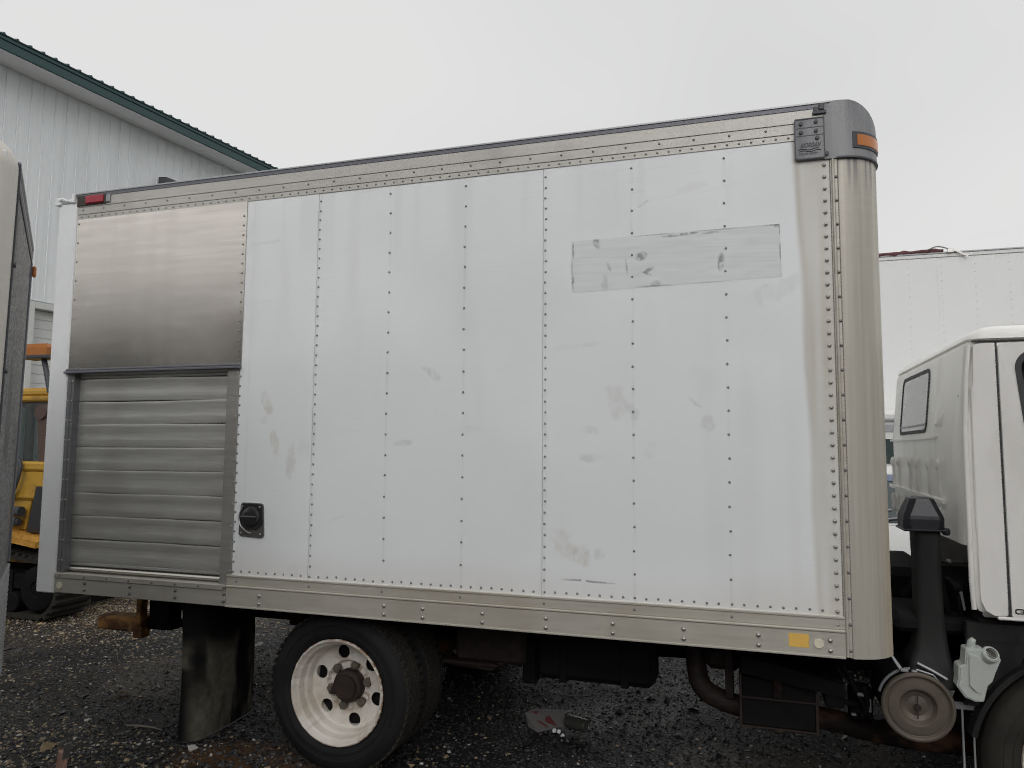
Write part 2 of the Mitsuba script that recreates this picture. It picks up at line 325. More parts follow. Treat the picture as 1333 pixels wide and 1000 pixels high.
def rrect(x0, x1, z0, z1, r, seg=5): return sbox(x0+r, z0+r, x1-r, z1-r).buffer(r, quad_segs=seg)
def dome(r, h, y, n=8):
    th = np.linspace(0, 2*math.pi, n, endpoint=False); R = [np.stack([q*r*np.cos(th), np.full(n, y-e*h), q*r*np.sin(th)], 1) for q, e in ((1, 0), (.96, .35), (.7, .8), (.3, 1))]
    V = np.vstack(R+[np.array([[0, y-h*1.02, 0]])]); Fc = []
    for i in range(3):
        for j in range(n): a, b = i*n+j, i*n+(j+1) % n; Fc += [[a, b, b+n], [a, b+n, a+n]]
    for j in range(n): Fc.append([3*n+j, 3*n+(j+1) % n, 4*n])
    return trimesh.Trimesh(V, Fc, process=False)
def rivets(pts, r, h, y):
    d = dome(r, h, y); V, n, pts = d.vertices, len(d.vertices), np.asarray(pts, float)
    vv = (V[None]+np.stack([pts[:, 0], np.zeros(len(pts)), pts[:, 1]], 1)[:, None]).reshape(-1, 3)
    ff = (d.faces[None]+(np.arange(len(pts))*n)[:, None, None]).reshape(-1, 3)
    return trimesh.Trimesh(vv, ff, process=False)
def mani(m):
    m = m.copy(); m.merge_vertices()
    return m3.Manifold(m3.Mesh(np.asarray(m.vertices, np.float32), np.asarray(m.faces, np.uint32)))
def untm(M):
    k = M.to_mesh(); return trimesh.Trimesh(k.vert_properties[:, :3], k.tri_verts, process=False)
def sph(c, r, n=24):
    return m3.Manifold.sphere(r, n).translate([float(a) for a in c])

# ================================================================== GROUND
xs = np.unique(np.round(np.concatenate([np.arange(-6.5, 4.3, .05), np.linspace(-20, -6.5, 40), np.linspace(4.3, 16, 40), np.linspace(-260, -20, 14), np.linspace(16, 260, 14)]), 4))
ys = np.unique(np.round(np.concatenate([np.arange(-1.5, 5.5, .05), np.linspace(-20, -1.5, 50), np.linspace(5.5, 20, 50), np.linspace(-260, -20, 14), np.linspace(20, 260, 14)]), 4))
def gh(x, y):
    p = np.stack([np.asarray(x, float)*.9, np.asarray(y, float)*.9, np.zeros_like(np.asarray(x, float))], -1)
    q = p*6
    return (meshkit.fbm(p, 3, 5)-.5)*.085 + (meshkit.fbm(q, 3, 9)-.5)*.018
GX, GY = np.meshgrid(xs, ys, indexing='ij'); nx, ny = GX.shape
idx = np.arange(nx*ny).reshape(nx, ny)
gf = np.concatenate([np.stack([idx[:-1, :-1], idx[1:, :-1], idx[1:, 1:]], -1).reshape(-1, 3), np.stack([idx[:-1, :-1], idx[1:, 1:], idx[:-1, 1:]], -1).reshape(-1, 3)])
put('ground', trimesh.Trimesh(np.stack([GX, GY, gh(GX, GY)], -1).reshape(-1, 3), gf, process=False), 'ground_gravel', True, kind='structure', label='black wet gravel yard with pale pebbles and a brown muddy patch by the wheel')
# loose stones
rng = np.random.default_rng(7)
def stones(n, sampler, smin, smax, tan_p):
    xy = sampler(n); s = smin+(smax-smin)*rng.random(n)**2.5
    octa = np.array([[1, 0, 0], [-1, 0, 0], [0, 1, 0], [0, -1, 0], [0, 0, 1], [0, 0, -1]], float)
    of = np.array([[0, 2, 4], [2, 1, 4], [1, 3, 4], [3, 0, 4], [2, 0, 5], [1, 2, 5], [3, 1, 5], [0, 3, 5]])
    a = rng.random(n)*6.283; jit = .65+.7*rng.random((n, 6, 1)); sc = np.stack([.7+.6*rng.random(n), .6+.5*rng.random(n), .35+.35*rng.random(n)], 1)
    v = octa[None]*jit*sc[:, None]*s[:, None, None]
    v = v+rng.normal(0, .18, (n, 6, 3))*s[:, None, None]
    c, si = np.cos(a)[:, None], np.sin(a)[:, None]
    v = np.stack([v[..., 0]*c-v[..., 1]*si, v[..., 0]*si+v[..., 1]*c, v[..., 2]], -1)
    v += np.stack([xy[:, 0], xy[:, 1], gh(xy[:, 0], xy[:, 1])+s*.12], 1)[:, None]
    tp = tan_p(xy)
    u = rng.random(n); base = np.where((u < tp)[:, None], np.array([.25, .19, .115])*(.4+1.1*rng.random((n, 1))), np.array([.018, .018, .0195])*(.5+1.8*rng.random((n, 1))))
    wh = rng.random(n) < .035*(tp*5+.4); base[wh] = np.array([.46, .44, .40])*(.6+.5*rng.random((wh.sum(), 1)))
    col = np.repeat(base[:, None], 6, 1)*(.85+.3*rng.random((n, 6, 1)))
    f = of[None]+(np.arange(n)*6)[:, None, None]
    return v.reshape(-1, 3), f.reshape(-1, 3), col.reshape(-1, 3)
def tanp(xy):
    g = meshkit.fbm(np.stack([xy[:, 0]*.8, xy[:, 1]*.8, np.zeros(len(xy))], -1), 3, 3)
    left = np.clip((-1.4-xy[:, 0])/2.2, 0, 1)*np.clip((xy[:, 1]-.2)/1.4, 0, 1)
    fore = np.clip((.6-xy[:, 1])/.8, 0, 1)
    return np.clip(.05+.75*left*np.clip((g-.25)/.3, 0, 1)+.34*fore*np.clip((g-.42)/.2, 0, 1), 0, .8)
def samp(x0, x1, y0, y1): return lambda n: np.stack([x0+(x1-x0)*rng.random(n), y0+(y1-y0)*rng.random(n)], 1)
gv, gfc, gc, off = [], [], [], 0
for n, s, a, b in [(60000, samp(-5.2, 3.6, -.8, 3.2), .004, .015), (60000, samp(-6., 4.4, 2.2, 6.5), .005, .015), (9000, samp(-2.6, 1.2, -1.6, .4), .005, .018), (420, samp(-5., 3.4, -.6, 5.), .024, .045)]:
    v, f, c = stones(n, s, a, b, tanp); gv.append(v); gfc.append(f+off); gc.append(c); off += len(v)
put('gravel', (np.vstack(gv), np.vstack(gfc)), 'gravel_stone', False, color=np.vstack(gc), kind='stuff', label='loose dark, grey and tan gravel stones scattered over the yard', category='gravel')

# ================================================================== BOX TRUCK
B = 'box_truck'
lab(B, 'large white riveted box truck with a roll up side door and dual rear wheels', 'truck')
def part(name, mesh, mat, smooth=False, label=None, kind=None, **kw): return put(f'{B}__{name}', mesh, mat, smooth, label, None, None, kind, **kw)
Z0, ZP0, ZP1, ZT = .807, .968, 2.957, 3.115     # rail bottom, panel bottom, panel top, roof edge
PO = .4064
# white side panels
for i, (a, b, dy) in enumerate([(-.465, -.0135, 0), (-.011, 1.2055, .0012), (1.2080, 2.4640, 0)]):
    g = [-.455, 1.2, 2.46]
    part('side_panel', cb(a, b, dy, .02, ZP0-.01, ZP1+.012, .0012), 'white_panel_paint',
         label=['narrow white side panel with tan scuffs and a black latch', 'wide white riveted side panel in the middle of the box', 'white side panel with a faded rectangle where a sign was peeled off'][i])
part('side_panel_003__residue', exz(Polygon([(1.345, 2.350), (2.262, 2.369), (2.258, 2.600), (1.343, 2.594)]), -.0012, .0004), 'decal_residue', label='grey dirty rectangle of old sign glue')
# rivets
small = []
for k in (1, 2, 4, 5): small += [(k*PO, .985+j*.1016) for j in range(1, 20)]
for k in (0, 3): small += [(k*PO, .985+j*.0508) for j in range(1, 39)]
small += [(-.457+j*.0508, .985) for j in range(58) if -.457+j*.0508 < 2.43]
small += [(-.457, .985+j*.0508) for j in range(1, 21)]
rj = np.random.default_rng(3)
sj = np.array(small)+rj.normal(0, .0011, (len(small), 2))
part('side_rivets', rivets(sj, .0059, .0048, .0004), 'rivet_steel', True, kind='stuff', label='rows of small dark rivets across the white panels')
part('post_rivets', rivets([(2.441, .83+j*.0515) for j in range(40)], .0088, .008, -.0005), 'rivet_bright', True, kind='stuff', label='bright rivets down the front post')
# top rail: steps
ry = [(.0, ZP1, 2.9650), (-.003, 2.9668, 3.0), (-.004, 3.0018, 3.075)]
part('top_rail', cat([cb(-1.66, 2.46, -.004, .02, 2.957, 2.9860, .0015), cb(-1.66, 2.46, -.006, .02, 2.9875, 3.0300, .0015), cb(-1.66, 2.46, -.008, .02, 3.0315, 3.0875, .0015)]), 'top_rail_aluminium', label='weathered riveted aluminium top rail')
part('drip_edge', cb(-1.66, 2.46, -.0105, .03, 3.0878, 3.1065, .0004), 'drip_edge', label='dark drip edge along the roof')
part('roof_lip', cb(-1.66, 2.47, -.015, .30, 3.1068, 3.1150, .001), 'roof_lip')
part('top_rivets', rivets([(-1.61+j*.0508, 2.972) for j in range(78)], .0052, .0035, -.0045), 'rivet_steel', True, kind='stuff')
part('rail_rivets', rivets([(-1.60+j*.1524, 3.013) for j in range(27)], .0058, .0035, -.0065), 'rivet_steel', True, kind='stuff')
# bottom rail
part('bottom_rail', cat([cb(-.490, 2.466, -.012, .06, Z0, .9040, .003), cb(-.490, 2.466, -.017, .05, .9045, .9150, .003), cb(-.490, 2.466, -.006, .05, .9155, .9560, .002), cb(-.490, 2.466, -.010, .05, .9565, .9670, .002), cb(-.49, 2.466, -.014, .05, Z0-.004, Z0+.006, .002)]), 'rail_aluminium', label='riveted aluminium bottom rail')
part('bottom_rail', cat([cb(-1.643, -.493, -.012, .06, Z0-.002, .886, .003), cb(-1.643, -.493, -.018, .08, .8865, .915, .003)]), 'rear_rail', label='rear length of bottom rail under the roll up door')
pr = [.424, .627, .927, 1.23, 1.532, 1.835, 2.136, 2.41, -.283]
part('rail_bolts', rivets([(x, z) for x in pr for z in (.832, .872)], .0105, .009, -.012), 'rivet_bright', True, kind='stuff', label='pairs of round bolt heads along the bottom rail')
part('rear_rail_bolts', rivets([(x, z) for x in (-1.424, -1.109, -.806, -.499) for z in (.831, .867)]+[(x, .9) for x in (-1.6, -1.426, -1.267, -1.117, -.959, -.807, -.657, -.5)], .009, .008, -.0125), 'latch_plate', True, kind='stuff')
part('post_line_rivets', rivets([(k*PO, .936) for k in range(6)]+[(-.43, .935), (-.46, .985)], .006, .0045, -.006), 'rivet_steel', True, kind='stuff')
part('marker_reflector', cyl((2.366, -.018, .857), .0185, .008, 'y', 20), 'cream_reflector', 30, label='round cream reflector at the front end of the bottom rail')
part('marker_reflector', cyl((-1.603, -.018, .845), .0185, .008, 'y', 20), 'cream_reflector', 30, label='round cream reflector at the rear end of the bottom rail')
part('yellow_tape', cb(2.253, 2.330, -.0128, -.0116, .836, .890, .0004), 'yellow_tape', label='yellow reflective sticker')
# front post
fp = [cb(2.4645, 2.4685, -.003, .03, Z0, 2.87, .001), cb(2.4690, 2.4805, -.009, .03, Z0, 2.87, .004), cb(2.4810, 2.4915, -.003, .03, Z0, 2.87, .001)]
part('front_trim', cat(fp), 'rail_aluminium', label='ridged vertical trim strip')
part('front_trim_rivets', rivets([(2.486, .835+j*.1025) for j in range(20)], .0072, .006, -.003), 'rivet_steel', True, kind='stuff')
part('trim_joint', cat([bx(2.4612, 2.4643, -.0024, .001, Z0, 2.87), bx(2.4917, 2.4955, -.0010, .001, Z0, 2.87)]), 'joint_dark')
Xc, rc = 2.494, .170
th = np.linspace(-math.pi/2, 0, 20)
outer = [(Xc+rc*math.cos(t), rc+rc*math.sin(t)) for t in th]; inner = [(Xc+(rc-.006)*math.cos(t), rc+(rc-.006)*math.sin(t)) for t in th[::-1]]
part('corner_post', exy(Polygon(outer+inner), Z0-.003, 2.88), 'corner_post_metal', 25, label='rounded weathered aluminium front corner post')
part('front_wall', cb(2.655, 2.664, rc, 2.27, Z0, 2.95, .002), 'far_white')
part('front_wall_edge', cat([exy(Polygon([(x, 2.44-y) for x, y in outer+inner]), Z0, 2.9)]), 'post_aluminium', 25)
ft = [(2.494+.17*math.cos(t), 2.945+.17*math.sin(t)) for t in np.linspace(0, math.pi/2, 12)]; fi = [(2.494+.164*math.cos(t), 2.945+.164*math.sin(t)) for t in np.linspace(math.pi/2, 0, 12)]
part('front_roof_edge', exz(Polygon(ft+fi), .30, 2.2), 'cap_grey', 25)
part('roof', cb(-1.78, 2.49, .05, 2.39, 3.098, 3.1118, .003), 'far_white')
part('far_wall', cb(-1.66, 2.49, 2.425, 2.44, Z0, 3.09, .002), 'far_white', label='far side wall of the box')
part('floor', cb(-1.66, 2.59, .07, 2.41, .83, .87, .004), 'chassis_black')
# corner cap
rcap = .180; yc = rcap-.010
rt_ = .150; xt = 2.490+rcap-rt_; zt = 3.116-rt_
def cap_ring(z):
    xm = 2.490+rcap if z <= zt else xt+math.sqrt(max(0, rt_**2-(z-zt)**2))
    ce = min(1., max(0., (xm-2.490)/rcap)); te = -math.acos(ce)
    te = max(te, -math.pi/2+1e-3)
    arc = [(2.490+rcap*math.cos(t), yc+rcap*math.sin(t)) for t in np.linspace(-math.pi/2, te, 24)]
    return np.array([(2.440, .6, z), (2.440, -.010, z)]+[(x, y, z) for x, y in arc]+[(arc[-1][0], max(.4, arc[-1][1]+.01), z), (arc[-1][0], .6, z)])
zz = [2.862, 2.90, 2.95]+[zt+rt_*math.sin(a) for a in np.linspace(0, math.radians(80), 22)]
cap = mani(loft([cap_ring(z) for z in zz]))
cap = cap - m3.Manifold.cube([1, .9, .4]).translate([1.6, .12, 2.80]) - m3.Manifold.cylinder(.2, .172, .172, 64).translate([2.494, .172, 2.80])
part('corner_cap', untm(cap), 'cap_grey', 35, label='rounded dark grey corner cap on the top front corner')
lip = [(2.49+.1835*math.cos(t), .170+.1835*math.sin(t)) for t in np.linspace(-math.pi/2, .3, 22)]; li = [(2.49+.179*math.cos(t), .170+.179*math.sin(t)) for t in np.linspace(.3, -math.pi/2, 22)]
part('corner_cap__lip', exy(Polygon(lip+li), 2.861, 2.868), 'cap_dark', 25)
cpl = Polygon([(2.335, 2.866), (2.446, 2.866), (2.446, 3.046), (2.326, 3.046), (2.326, 2.875)]).buffer(-.006).buffer(.006)
part('corner_cap__plate', exz(cpl, -.0165, -.001), 'cap_grey', label='flat bolted plate with raised lettering')
part('corner_cap__plate_edge', exz(cpl.difference(cpl.buffer(-.0045)), -.0195, -.0165), 'cap_dark')
part('corner_cap__groove', cat([bx(2.333, 2.444, -.0180, -.0163, z, z+.003) for z in (3.003, 2.968)]), 'cap_dark')
part('corner_cap__bolts', cat([cyl((x, -.024, z), .0085, .009, 'y', 6) for x, z in ((2.352, 3.023), (2.412, 3.027), (2.352, 2.985), (2.412, 2.987), (2.416, 2.955))]), 'cap_dark', kind='stuff')
def onside(text, h, x, z, y, depth=.0015, slant=.25, width=None, bold=True):
    m = meshkit.text_mesh(text, h, depth, bold); v = m.vertices.copy(); v[:, 0] += v[:, 1]*slant
    if width: v[:, 0] *= width/(v[:, 0].max()-v[:, 0].min())
    return trimesh.Trimesh(np.stack([x+v[:, 0], y-v[:, 2], z+v[:, 1]], 1), m.faces, process=False)
logo = [onside('MORGAN', .019, 2.347, 2.918, -.0165, .0022, .45, .082)]
for k, z in enumerate((2.909, 2.901)):
    logo.append(tube([(2.338+.006*k+t*.085, -.0172, z+.0028*math.sin(t*9)) for t in np.linspace(0, 1, 18)], .0018, 6))
logo.append(onside('TRUCK BODY', .0075, 2.340, 2.886, -.0165, .0016, .35, .076))
part('corner_cap__lettering', cat(logo), 'cap_dark', label='raised slanted lettering and wavy bars')
for q in ((2.40, 2.455, -.020, .0, 3.060, 3.075, .002), (2.425, 2.447, -.022, .0, 3.076, 3.105, .003), (2.404, 2.421, -.014, 0, 3.076, 3.095, .002)): part('corner_cap__bracket', cb(*q), 'cap_dark')
part('corner_cap__bolt', cyl((2.452, -.020, 2.884), .009, .008, 'y', 6), 'cap_dark')
# amber marker wraps around the cap
def wrap(t0, t1, r0, r1, z0, z1, n=10):
    a = [(2.49+r1*math.cos(t), .170+r1*math.sin(t)) for t in np.linspace(t0, t1, n)]; b = [(2.49+r0*math.cos(t), .170+r0*math.sin(t)) for t in np.linspace(t1, t0, n)]
    return exy(Polygon(a+b), z0, z1)
part('marker_lamp', wrap(-1.20, -.16, .177, .1845, 2.904, 2.974), 'cap_dark', 25)
part('marker_lamp__lens', wrap(-1.10, -.20, .177, .1865, 2.915, 2.962), 'amber_lens', 25, label='amber marker lens on the corner cap')
# rear frame and red lamp
part('rear_post', cat([cb(-1.782, -1.6445, -.010, .10, .798, 3.060, .006)]), 'white_post_paint', label='white painted rear corner post')
part('rear_post', cat([cb(-1.782, -1.67, 2.34, 2.45, .798, 3.060, .006)]), 'white_post_paint')
part('rear_header', cat([cb(-1.78, -1.67, .102, 2.338, 2.98, 3.09, .006)]), 'white_post_paint')
part('rear_door', cat([cb(-1.755, -1.72, .105, 2.335, .84+i*.36, .84+i*.36+.352, .006) for i in range(6)]), 'far_white', label='white roll up rear door')
part('rear_hinge', cat([cb(-1.795, -1.665, -.018, .02, 3.067, 3.083, .003), cb(-1.80, -1.76, -.024, .02, 3.052, 3.098, .003), cb(-1.678, -1.655, -.024, .02, 3.060, 3.112, .003), tube([(-1.77, -.026, 3.078), (-1.735, -.028, 3.086), (-1.70, -.027, 3.070)], .006, 8)]), 'white_post_paint', label='small pale hinge on the top rear corner')
part('tail_marker', cb(-1.645, -1.425, -.0145, -.004, 3.036, 3.098, .004), 'groove_dark')
part('tail_marker__lens', cb(-1.575, -1.440, -.026, -.012, 3.043, 3.091, .006), 'red_lens', label='red marker lamp lens')
part('tail_marker__end_bracket', cat([cb(-1.424, -1.395, -.020, -.008, 3.042, 3.090, .004)]), 'rail_grey')
# stainless sheet
g = 24; uvx = np.linspace(-1.642, -.455, g); uvz = np.linspace(2.058, 2.962, g)
UX, UZ = np.meshgrid(uvx, uvz, indexing='ij'); ii = np.arange(g*g).reshape(g, g)
sf = np.concatenate([np.stack([ii[:-1, :-1], ii[1:, :-1], ii[1:, 1:]], -1).reshape(-1, 3), np.stack([ii[:-1, :-1], ii[1:, 1:], ii[:-1, 1:]], -1).reshape(-1, 3)])
sy = -.004-.003*np.sin((UX+1.642)/1.187*math.pi)*np.sin((UZ-2.058)/.887*math.pi)
part('steel_sheet', trimesh.Trimesh(np.stack([UX, sy, UZ], -1).reshape(-1, 3), sf, process=False), 'stainless_sheet', True, uv=np.stack([UX.ravel(), UZ.ravel()], 1), label='brushed bare metal sheet above the side door')
part('steel_sheet__backing', cb(-1.643, -.4535, -.0035, .02, 2.052, 2.9565, .001), 'door_frame_metal')
part('steel_sheet__hem', cat([cb(-1.655, -.452, -.028, .0, 2.044, 2.058, .003), cb(-1.650, -.455, -.020, .0, 2.0585, 2.072, .004)]), 'drip_edge', label='folded drip hem over the door')
part('steel_sheet__rivets', rivets([(-.472, 2.09+j*.0525) for j in range(16)]+[(-1.628, 2.14+j*.113) for j in range(8)], .0058, .004, -.0045), 'rivet_steel', True, kind='stuff')
# roll-up side door
part('door_frame', cat([cb(-1.643, -1.617, -.004, .05, .9155, 2.05, .002), cb(-1.6165, -1.598, -.001, .07, .916, 2.05, .002)]), 'jamb_dark', label='dark riveted door jamb beside the white rear post')
part('door_frame', cat([cb(-.533, -.467, -.003, .06, .9155, 2.047, .002), cb(-.545, -.5335, .002, .07, .916, 2.047, .003)]), 'door_frame_metal', label='metal door jamb beside the white panels')
part('door_frame_rivets', rivets([(x, 2.0-j*.113) for j in range(10) for x in (-1.633, -1.607)]+[(-.478, 2.02-j*.115) for j in range(10)], .006, .005, -.003), 'rivet_bright', True, kind='stuff')
part('roll_door', cb(-1.63, -.50, .070, .10, .92, 2.05, .002), 'joint_dark', label='ribbed metal roll up side door')
def slat(z0, z1, k):
    r_ = np.random.default_rng(50+k); n = 12; xx = np.linspace(-1.625, -.505, n); H = z1-z0
    prof = [(.050, 0), (.0445, .0015), (.0425, .006), (.0410, .3*H), (.0428, .37*H), (.0432, .62*H), (.0412, .69*H), (.0405, H-.020), (.0392, H-.010), (.0405, H-.003), (.050, H-.0005)]
    R = []
    w = r_.normal(0, .0011, n); w = np.convolve(np.pad(w, 2, 'edge'), np.ones(5)/5, 'valid'); wz = np.convolve(np.pad(r_.normal(0, .0030, n), 2, 'edge'), np.ones(5)/5, 'valid')
    V = np.array([[(x, y+w[i], z0+z+wz[i]) for (y, z) in prof] for i, x in enumerate(xx)]); m = len(prof); id_ = np.arange(n*m).reshape(n, m)
    f = np.concatenate([np.stack([id_[:-1, :-1], id_[1:, :-1], id_[1:, 1:]], -1).reshape(-1, 3), np.stack([id_[:-1, :-1], id_[1:, 1:], id_[:-1, 1:]], -1).reshape(-1, 3)])
    return trimesh.Trimesh(V.reshape(-1, 3), f, process=False)
for k in range(8): part('roll_door__slat', slat(.972+k*.1304, .972+(k+1)*.1304, k), 'slat_aluminium', 40)
part('roll_door__slat', slat(2.0160, 2.06, 9), 'slat_aluminium', 40)
part('roll_door__bottom_rail', cb(-1.60, -.545, .045, .08, .950, .970, .004), 'slat_aluminium')
part('roll_door__bottom_bar', tube([(-1.6, .034, .934), (-.545, .034, .934)], .0115, 12), 'bright_bar', 30, label='shiny bottom bar')
# latch
lp = Polygon([(-.437, 1.172), (-.428, 1.337), (-.300, 1.335), (-.290, 1.165)]).buffer(-.014).buffer(.018, quad_segs=5)
part('door_latch', exz(lp, -.007, .0), 'latch_plate', label='black rotary door latch on a metal plate')
part('door_latch__housing', exz(Polygon([(-.430, 1.235), (-.424, 1.334), (-.304, 1.332), (-.296, 1.235), (-.33, 1.205), (-.39, 1.205)]).buffer(-.01).buffer(.012), -.013, -.007), 'latch_black')
part('door_latch__dial', rev([(1e-5, -.034), (.030, -.033), (.047, -.026), (.053, -.013), (.053, -.010)], (-.364, 0, 1.270), 'y', 36), 'latch_black', 40)
part('door_latch__grip', cb(-.414, -.314, -.043, -.028, 1.262, 1.276, .005), 'latch_black')
part('door_latch__wire', tube(smoothpath([(-.418, -.017, 1.315), (-.432, -.018, 1.27), (-.420, -.020, 1.225), (-.385, -.022, 1.197), (-.365, -.022, 1.188)]), .0038, 8), 'wire_bright', True)
part('door_latch__screws', rivets([(-.418, 1.322), (-.312, 1.320), (-.420, 1.185), (-.304, 1.182), (-.365, 1.186)], .006, .006, -.012), 'rivet_bright', True, kind='stuff')

for k_ in [k for k in scene if k.startswith('box_truck__door_latch')]: scene[k_]['to_world'] = T().translate([.013, 0, 0])
# ---------------- rear wheels
WX, WZ, TR = .10, .395, .40
def tyre_prof(w):
    s = [(.262, .028), (.268, .016), (.285, .006), (.292, .004), (.294, .001), (.300, .001), (.302, .004), (.326, .002), (.328, -.001), (.333, -.001), (.335, .002), (.345, .003), (.372, .014), (.388, .032), (.397, .050)]
    mid = []
    for h in np.linspace(.060, w-.060, 5)[1:-1]: mid += [(.4005, h-.006), (.391, h-.005), (.391, h+.005), (.4005, h+.006)]
    return s+[(.400, .056)]+mid+[(.400, w-.056)]+[(r, w-h) for r, h in s[::-1]]
def lugs(w, y0, n=60):
    out = []
    for i in range(n):
        t = 2*math.pi*i/n
        for side in (0, 1):
            a = t+(.05 if side else 0)
            b = bx(-.011, .011, 0, .040, 0, .010); h = y0+(.022 if not side else w-.062)
            M = np.eye(4); M[:3, :3] = [[math.sin(a), 0, math.cos(a)], [0, 1, 0], [-math.cos(a), 0, math.sin(a)]]; b.apply_transform(M)
            b.apply_translation((WX+.3895*math.cos(a), h, WZ+.3895*math.sin(a))); out.append(b)
    return cat(out)
disc = Point(0, 0).buffer(.207, quad_segs=16)
for i in range(6):
    a = math.radians(42+60*i); disc = disc.difference(Point(.172*math.cos(a), .172*math.sin(a)).buffer(.034, quad_segs=8))
disc = disc.difference(Point(0, 0).buffer(.128))
def wheel(y0, tag):
    r = part('rear_wheel', rev([(.258, .024), (.263, .016), (.264, .010), (.260, .005), (.254, .005), (.250, .010), (.246, .024), (.238, .032), (.233, .038), (.229, .080), (.220, .090), (.2165, .096), (.213, .134), (.205, .144), (.205, .21)], (WX, y0, WZ), 'y', 72), 'rim_white', 30, label=tag)
    put(r+'__tyre', rev([(a, b) for a, b in tyre_prof(.225)], (WX, y0, WZ), 'y', 80), 'tyre_rubber', 40)
    put(r+'__tread', lugs(.225, y0), 'tyre_rubber', kind='stuff')
    d = exz(disc, 0, .006); d.apply_translation((WX, y0+.142, WZ)); put(r+'__disc', d, 'rim_white')
    return r
w1 = wheel(.105, 'white outer rear rim with hand holes and rust specks')
put(w1+'__hub_ring', rev([(.130, .141), (.126, .146), (.121, .158), (.117, .162), (.06, .162)], (WX, .105, WZ), 'y', 48), 'rim_white', 30)
put(w1+'__hub', cat([rev([(.084, .18), (.084, .128), (.078, .116), (.060, .110), (.052, .116), (1e-5, .118)], (WX, .105, WZ), 'y', 28), hullp([(WX-.118, .245, WZ-.055), (WX-.108, .245, WZ-.012), (WX-.06, .245, WZ+.02), (WX-.06, .245, WZ-.055), (WX-.10, .225, WZ-.045), (WX-.06, .225, WZ-.03), (WX-.09, .225, WZ-.015)])]), 'dark_rust', 35, label='dark rusty wheel hub')
for i in range(6):
    a = math.radians(13+60*i); c = (WX+.108*math.cos(a), 0, WZ+.108*math.sin(a))
    put(w1+'__wheel_nut', cat([cyl((c[0], .236, c[2]), .0225, .034, 'y', 6), rev([(1e-5, -.004), (.012, -.003), (.016, .006)], (c[0], .234, c[2]), 'y', 10)]), 'dusty_nut', 30)
put(w1+'__brake_drum', cyl((WX, .274, WZ), .200, .05, 'y', 40), 'chassis_black', 30)
w2 = wheel(.360, 'inner tyre and rim of the dual rear wheel')
for y0 in (1.88, 2.14): wheel(y0, 'far side rear wheel')
# ---------------- chassis
part('frame_rail', cat([cb(-1.6, 3.4, .78, .80, .56, .78, .004), cb(-1.6, 3.4, .80, .86, .56, .57, .003), cb(-1.6, 3.4, .80, .86, .77, .78, .003)]), 'chassis_black')
part('frame_rail', cat([cb(-1.6, 3.4, 1.62, 1.64, .56, .78, .004), cb(-1.6, 3.4, 1.56, 1.62, .56, .57, .003), cb(-1.6, 3.4, 1.56, 1.62, .77, .78, .003)]), 'chassis_black')
for k in range(11): part('cross_sill', cat([cb(-1.55+k*.405, -1.51+k*.405, .08, 2.38, .782, .828, .003)]), 'chassis_black')
for x in (-.9, .75, 1.9, 2.75): part('cross_member', cb(x, x+.08, .80, 1.62, .58, .74, .005), 'chassis_black')
part('rear_axle', cat([tube([(WX, .2, WZ), (WX, .9, WZ), (WX, 1.22, WZ), (WX, 1.5, WZ), (WX, 2.24, WZ)], [.06, .065, .07, .065, .06], 14), m3 and trimesh.creation.icosphere(3, .19).apply_translation((WX, 1.22, WZ))]), 'dark_rust', 40)
part('drive_shaft', tube([(.2, 1.22, .42), (3.1, 1.22, .52)], .045, 12), 'chassis_black', True)
for y in (.72, 1.66):
    part('leaf_spring', cat([tube([(x, y, .50+.10*((x-WX)/.62)**2-.016*k) for x in np.linspace(WX-.62+.09*k, WX+.62-.09*k, 13)], .018, 6) for k in range(5)]+[cb(WX+.58, WX+.66, y-.05, y+.05, .56, .74, .005), cb(WX-.66, WX-.58, y-.05, y+.05, .56, .74, .005), cb(WX-.08, WX+.08, y-.05, y+.05, .34, .52, .006)]), 'rusty_steel', 30)
part('spring_hanger', cat([cb(.55, .95, .60, .76, .47, .80, .02), cb(.40, .80, .58, .66, .455, .475, .006), tube([(.45, .62, .46), (.75, .62, .44), (.95, .64, .55)], .016, 8)]), 'dark_rust', 30)
part('fuel_tank', cat([cb(1.02, 1.64, .56, .78, .430, .80, .03), cb(1.15, 1.19, .553, .785, .425, .80, .004), cb(1.47, 1.51, .553, .785, .425, .80, .004)]), 'chassis_black')
for q in ((.93, 1.01, .62, .70, .38, .78, .01), (1.27, 1.35, .9, 1.0, .36, .7, .01), (.80, 1.0, .95, 1.05, .43, .55, .02)): part('tank_bracket', cb(*q), 'chassis_black')
part('exhaust_pipe', tube(smoothpath([(2.30, .60, .375), (2.45, .60, .37), (2.6, .60, .345), (2.85, .60, .325), (3.3, .62, .335)], 5), .050, 14), 'rusty_steel', True, label='rusty exhaust pipe')
part('exhaust_elbow', tube(smoothpath([(1.83, .70, .66), (1.84, .68, .52), (1.87, .66, .44), (1.96, .64, .395), (2.10, .62, .375), (2.29, .60, .375)], 5), .050, 14), 'dark_rust', True)
part('exhaust_hanger', cat([cb(1.98, 2.02, .58, .66, .42, .80, .004), cb(1.88, 2.06, .62, .70, .54, .66, .03)]), 'dark_rust')
part('battery_box', cat([cb(2.055, 2.385, .45, .76, .350, .575, .008)]), 'chassis_black', label='black battery box under the front of the box')
part('battery_box__strap', cat([cb(2.048, 2.060, .442, .77, .34, .59, .002), cb(2.380, 2.393, .442, .77, .34, .585, .002), cb(2.05, 2.39, .440, .452, .476, .484, .002), cb(2.05, 2.39, .440, .452, .345, .354, .002)]), 'dark_rust')
part('battery_box__clamp', cb(2.200, 2.236, .436, .450, .488, .575, .003), 'rusty_steel')
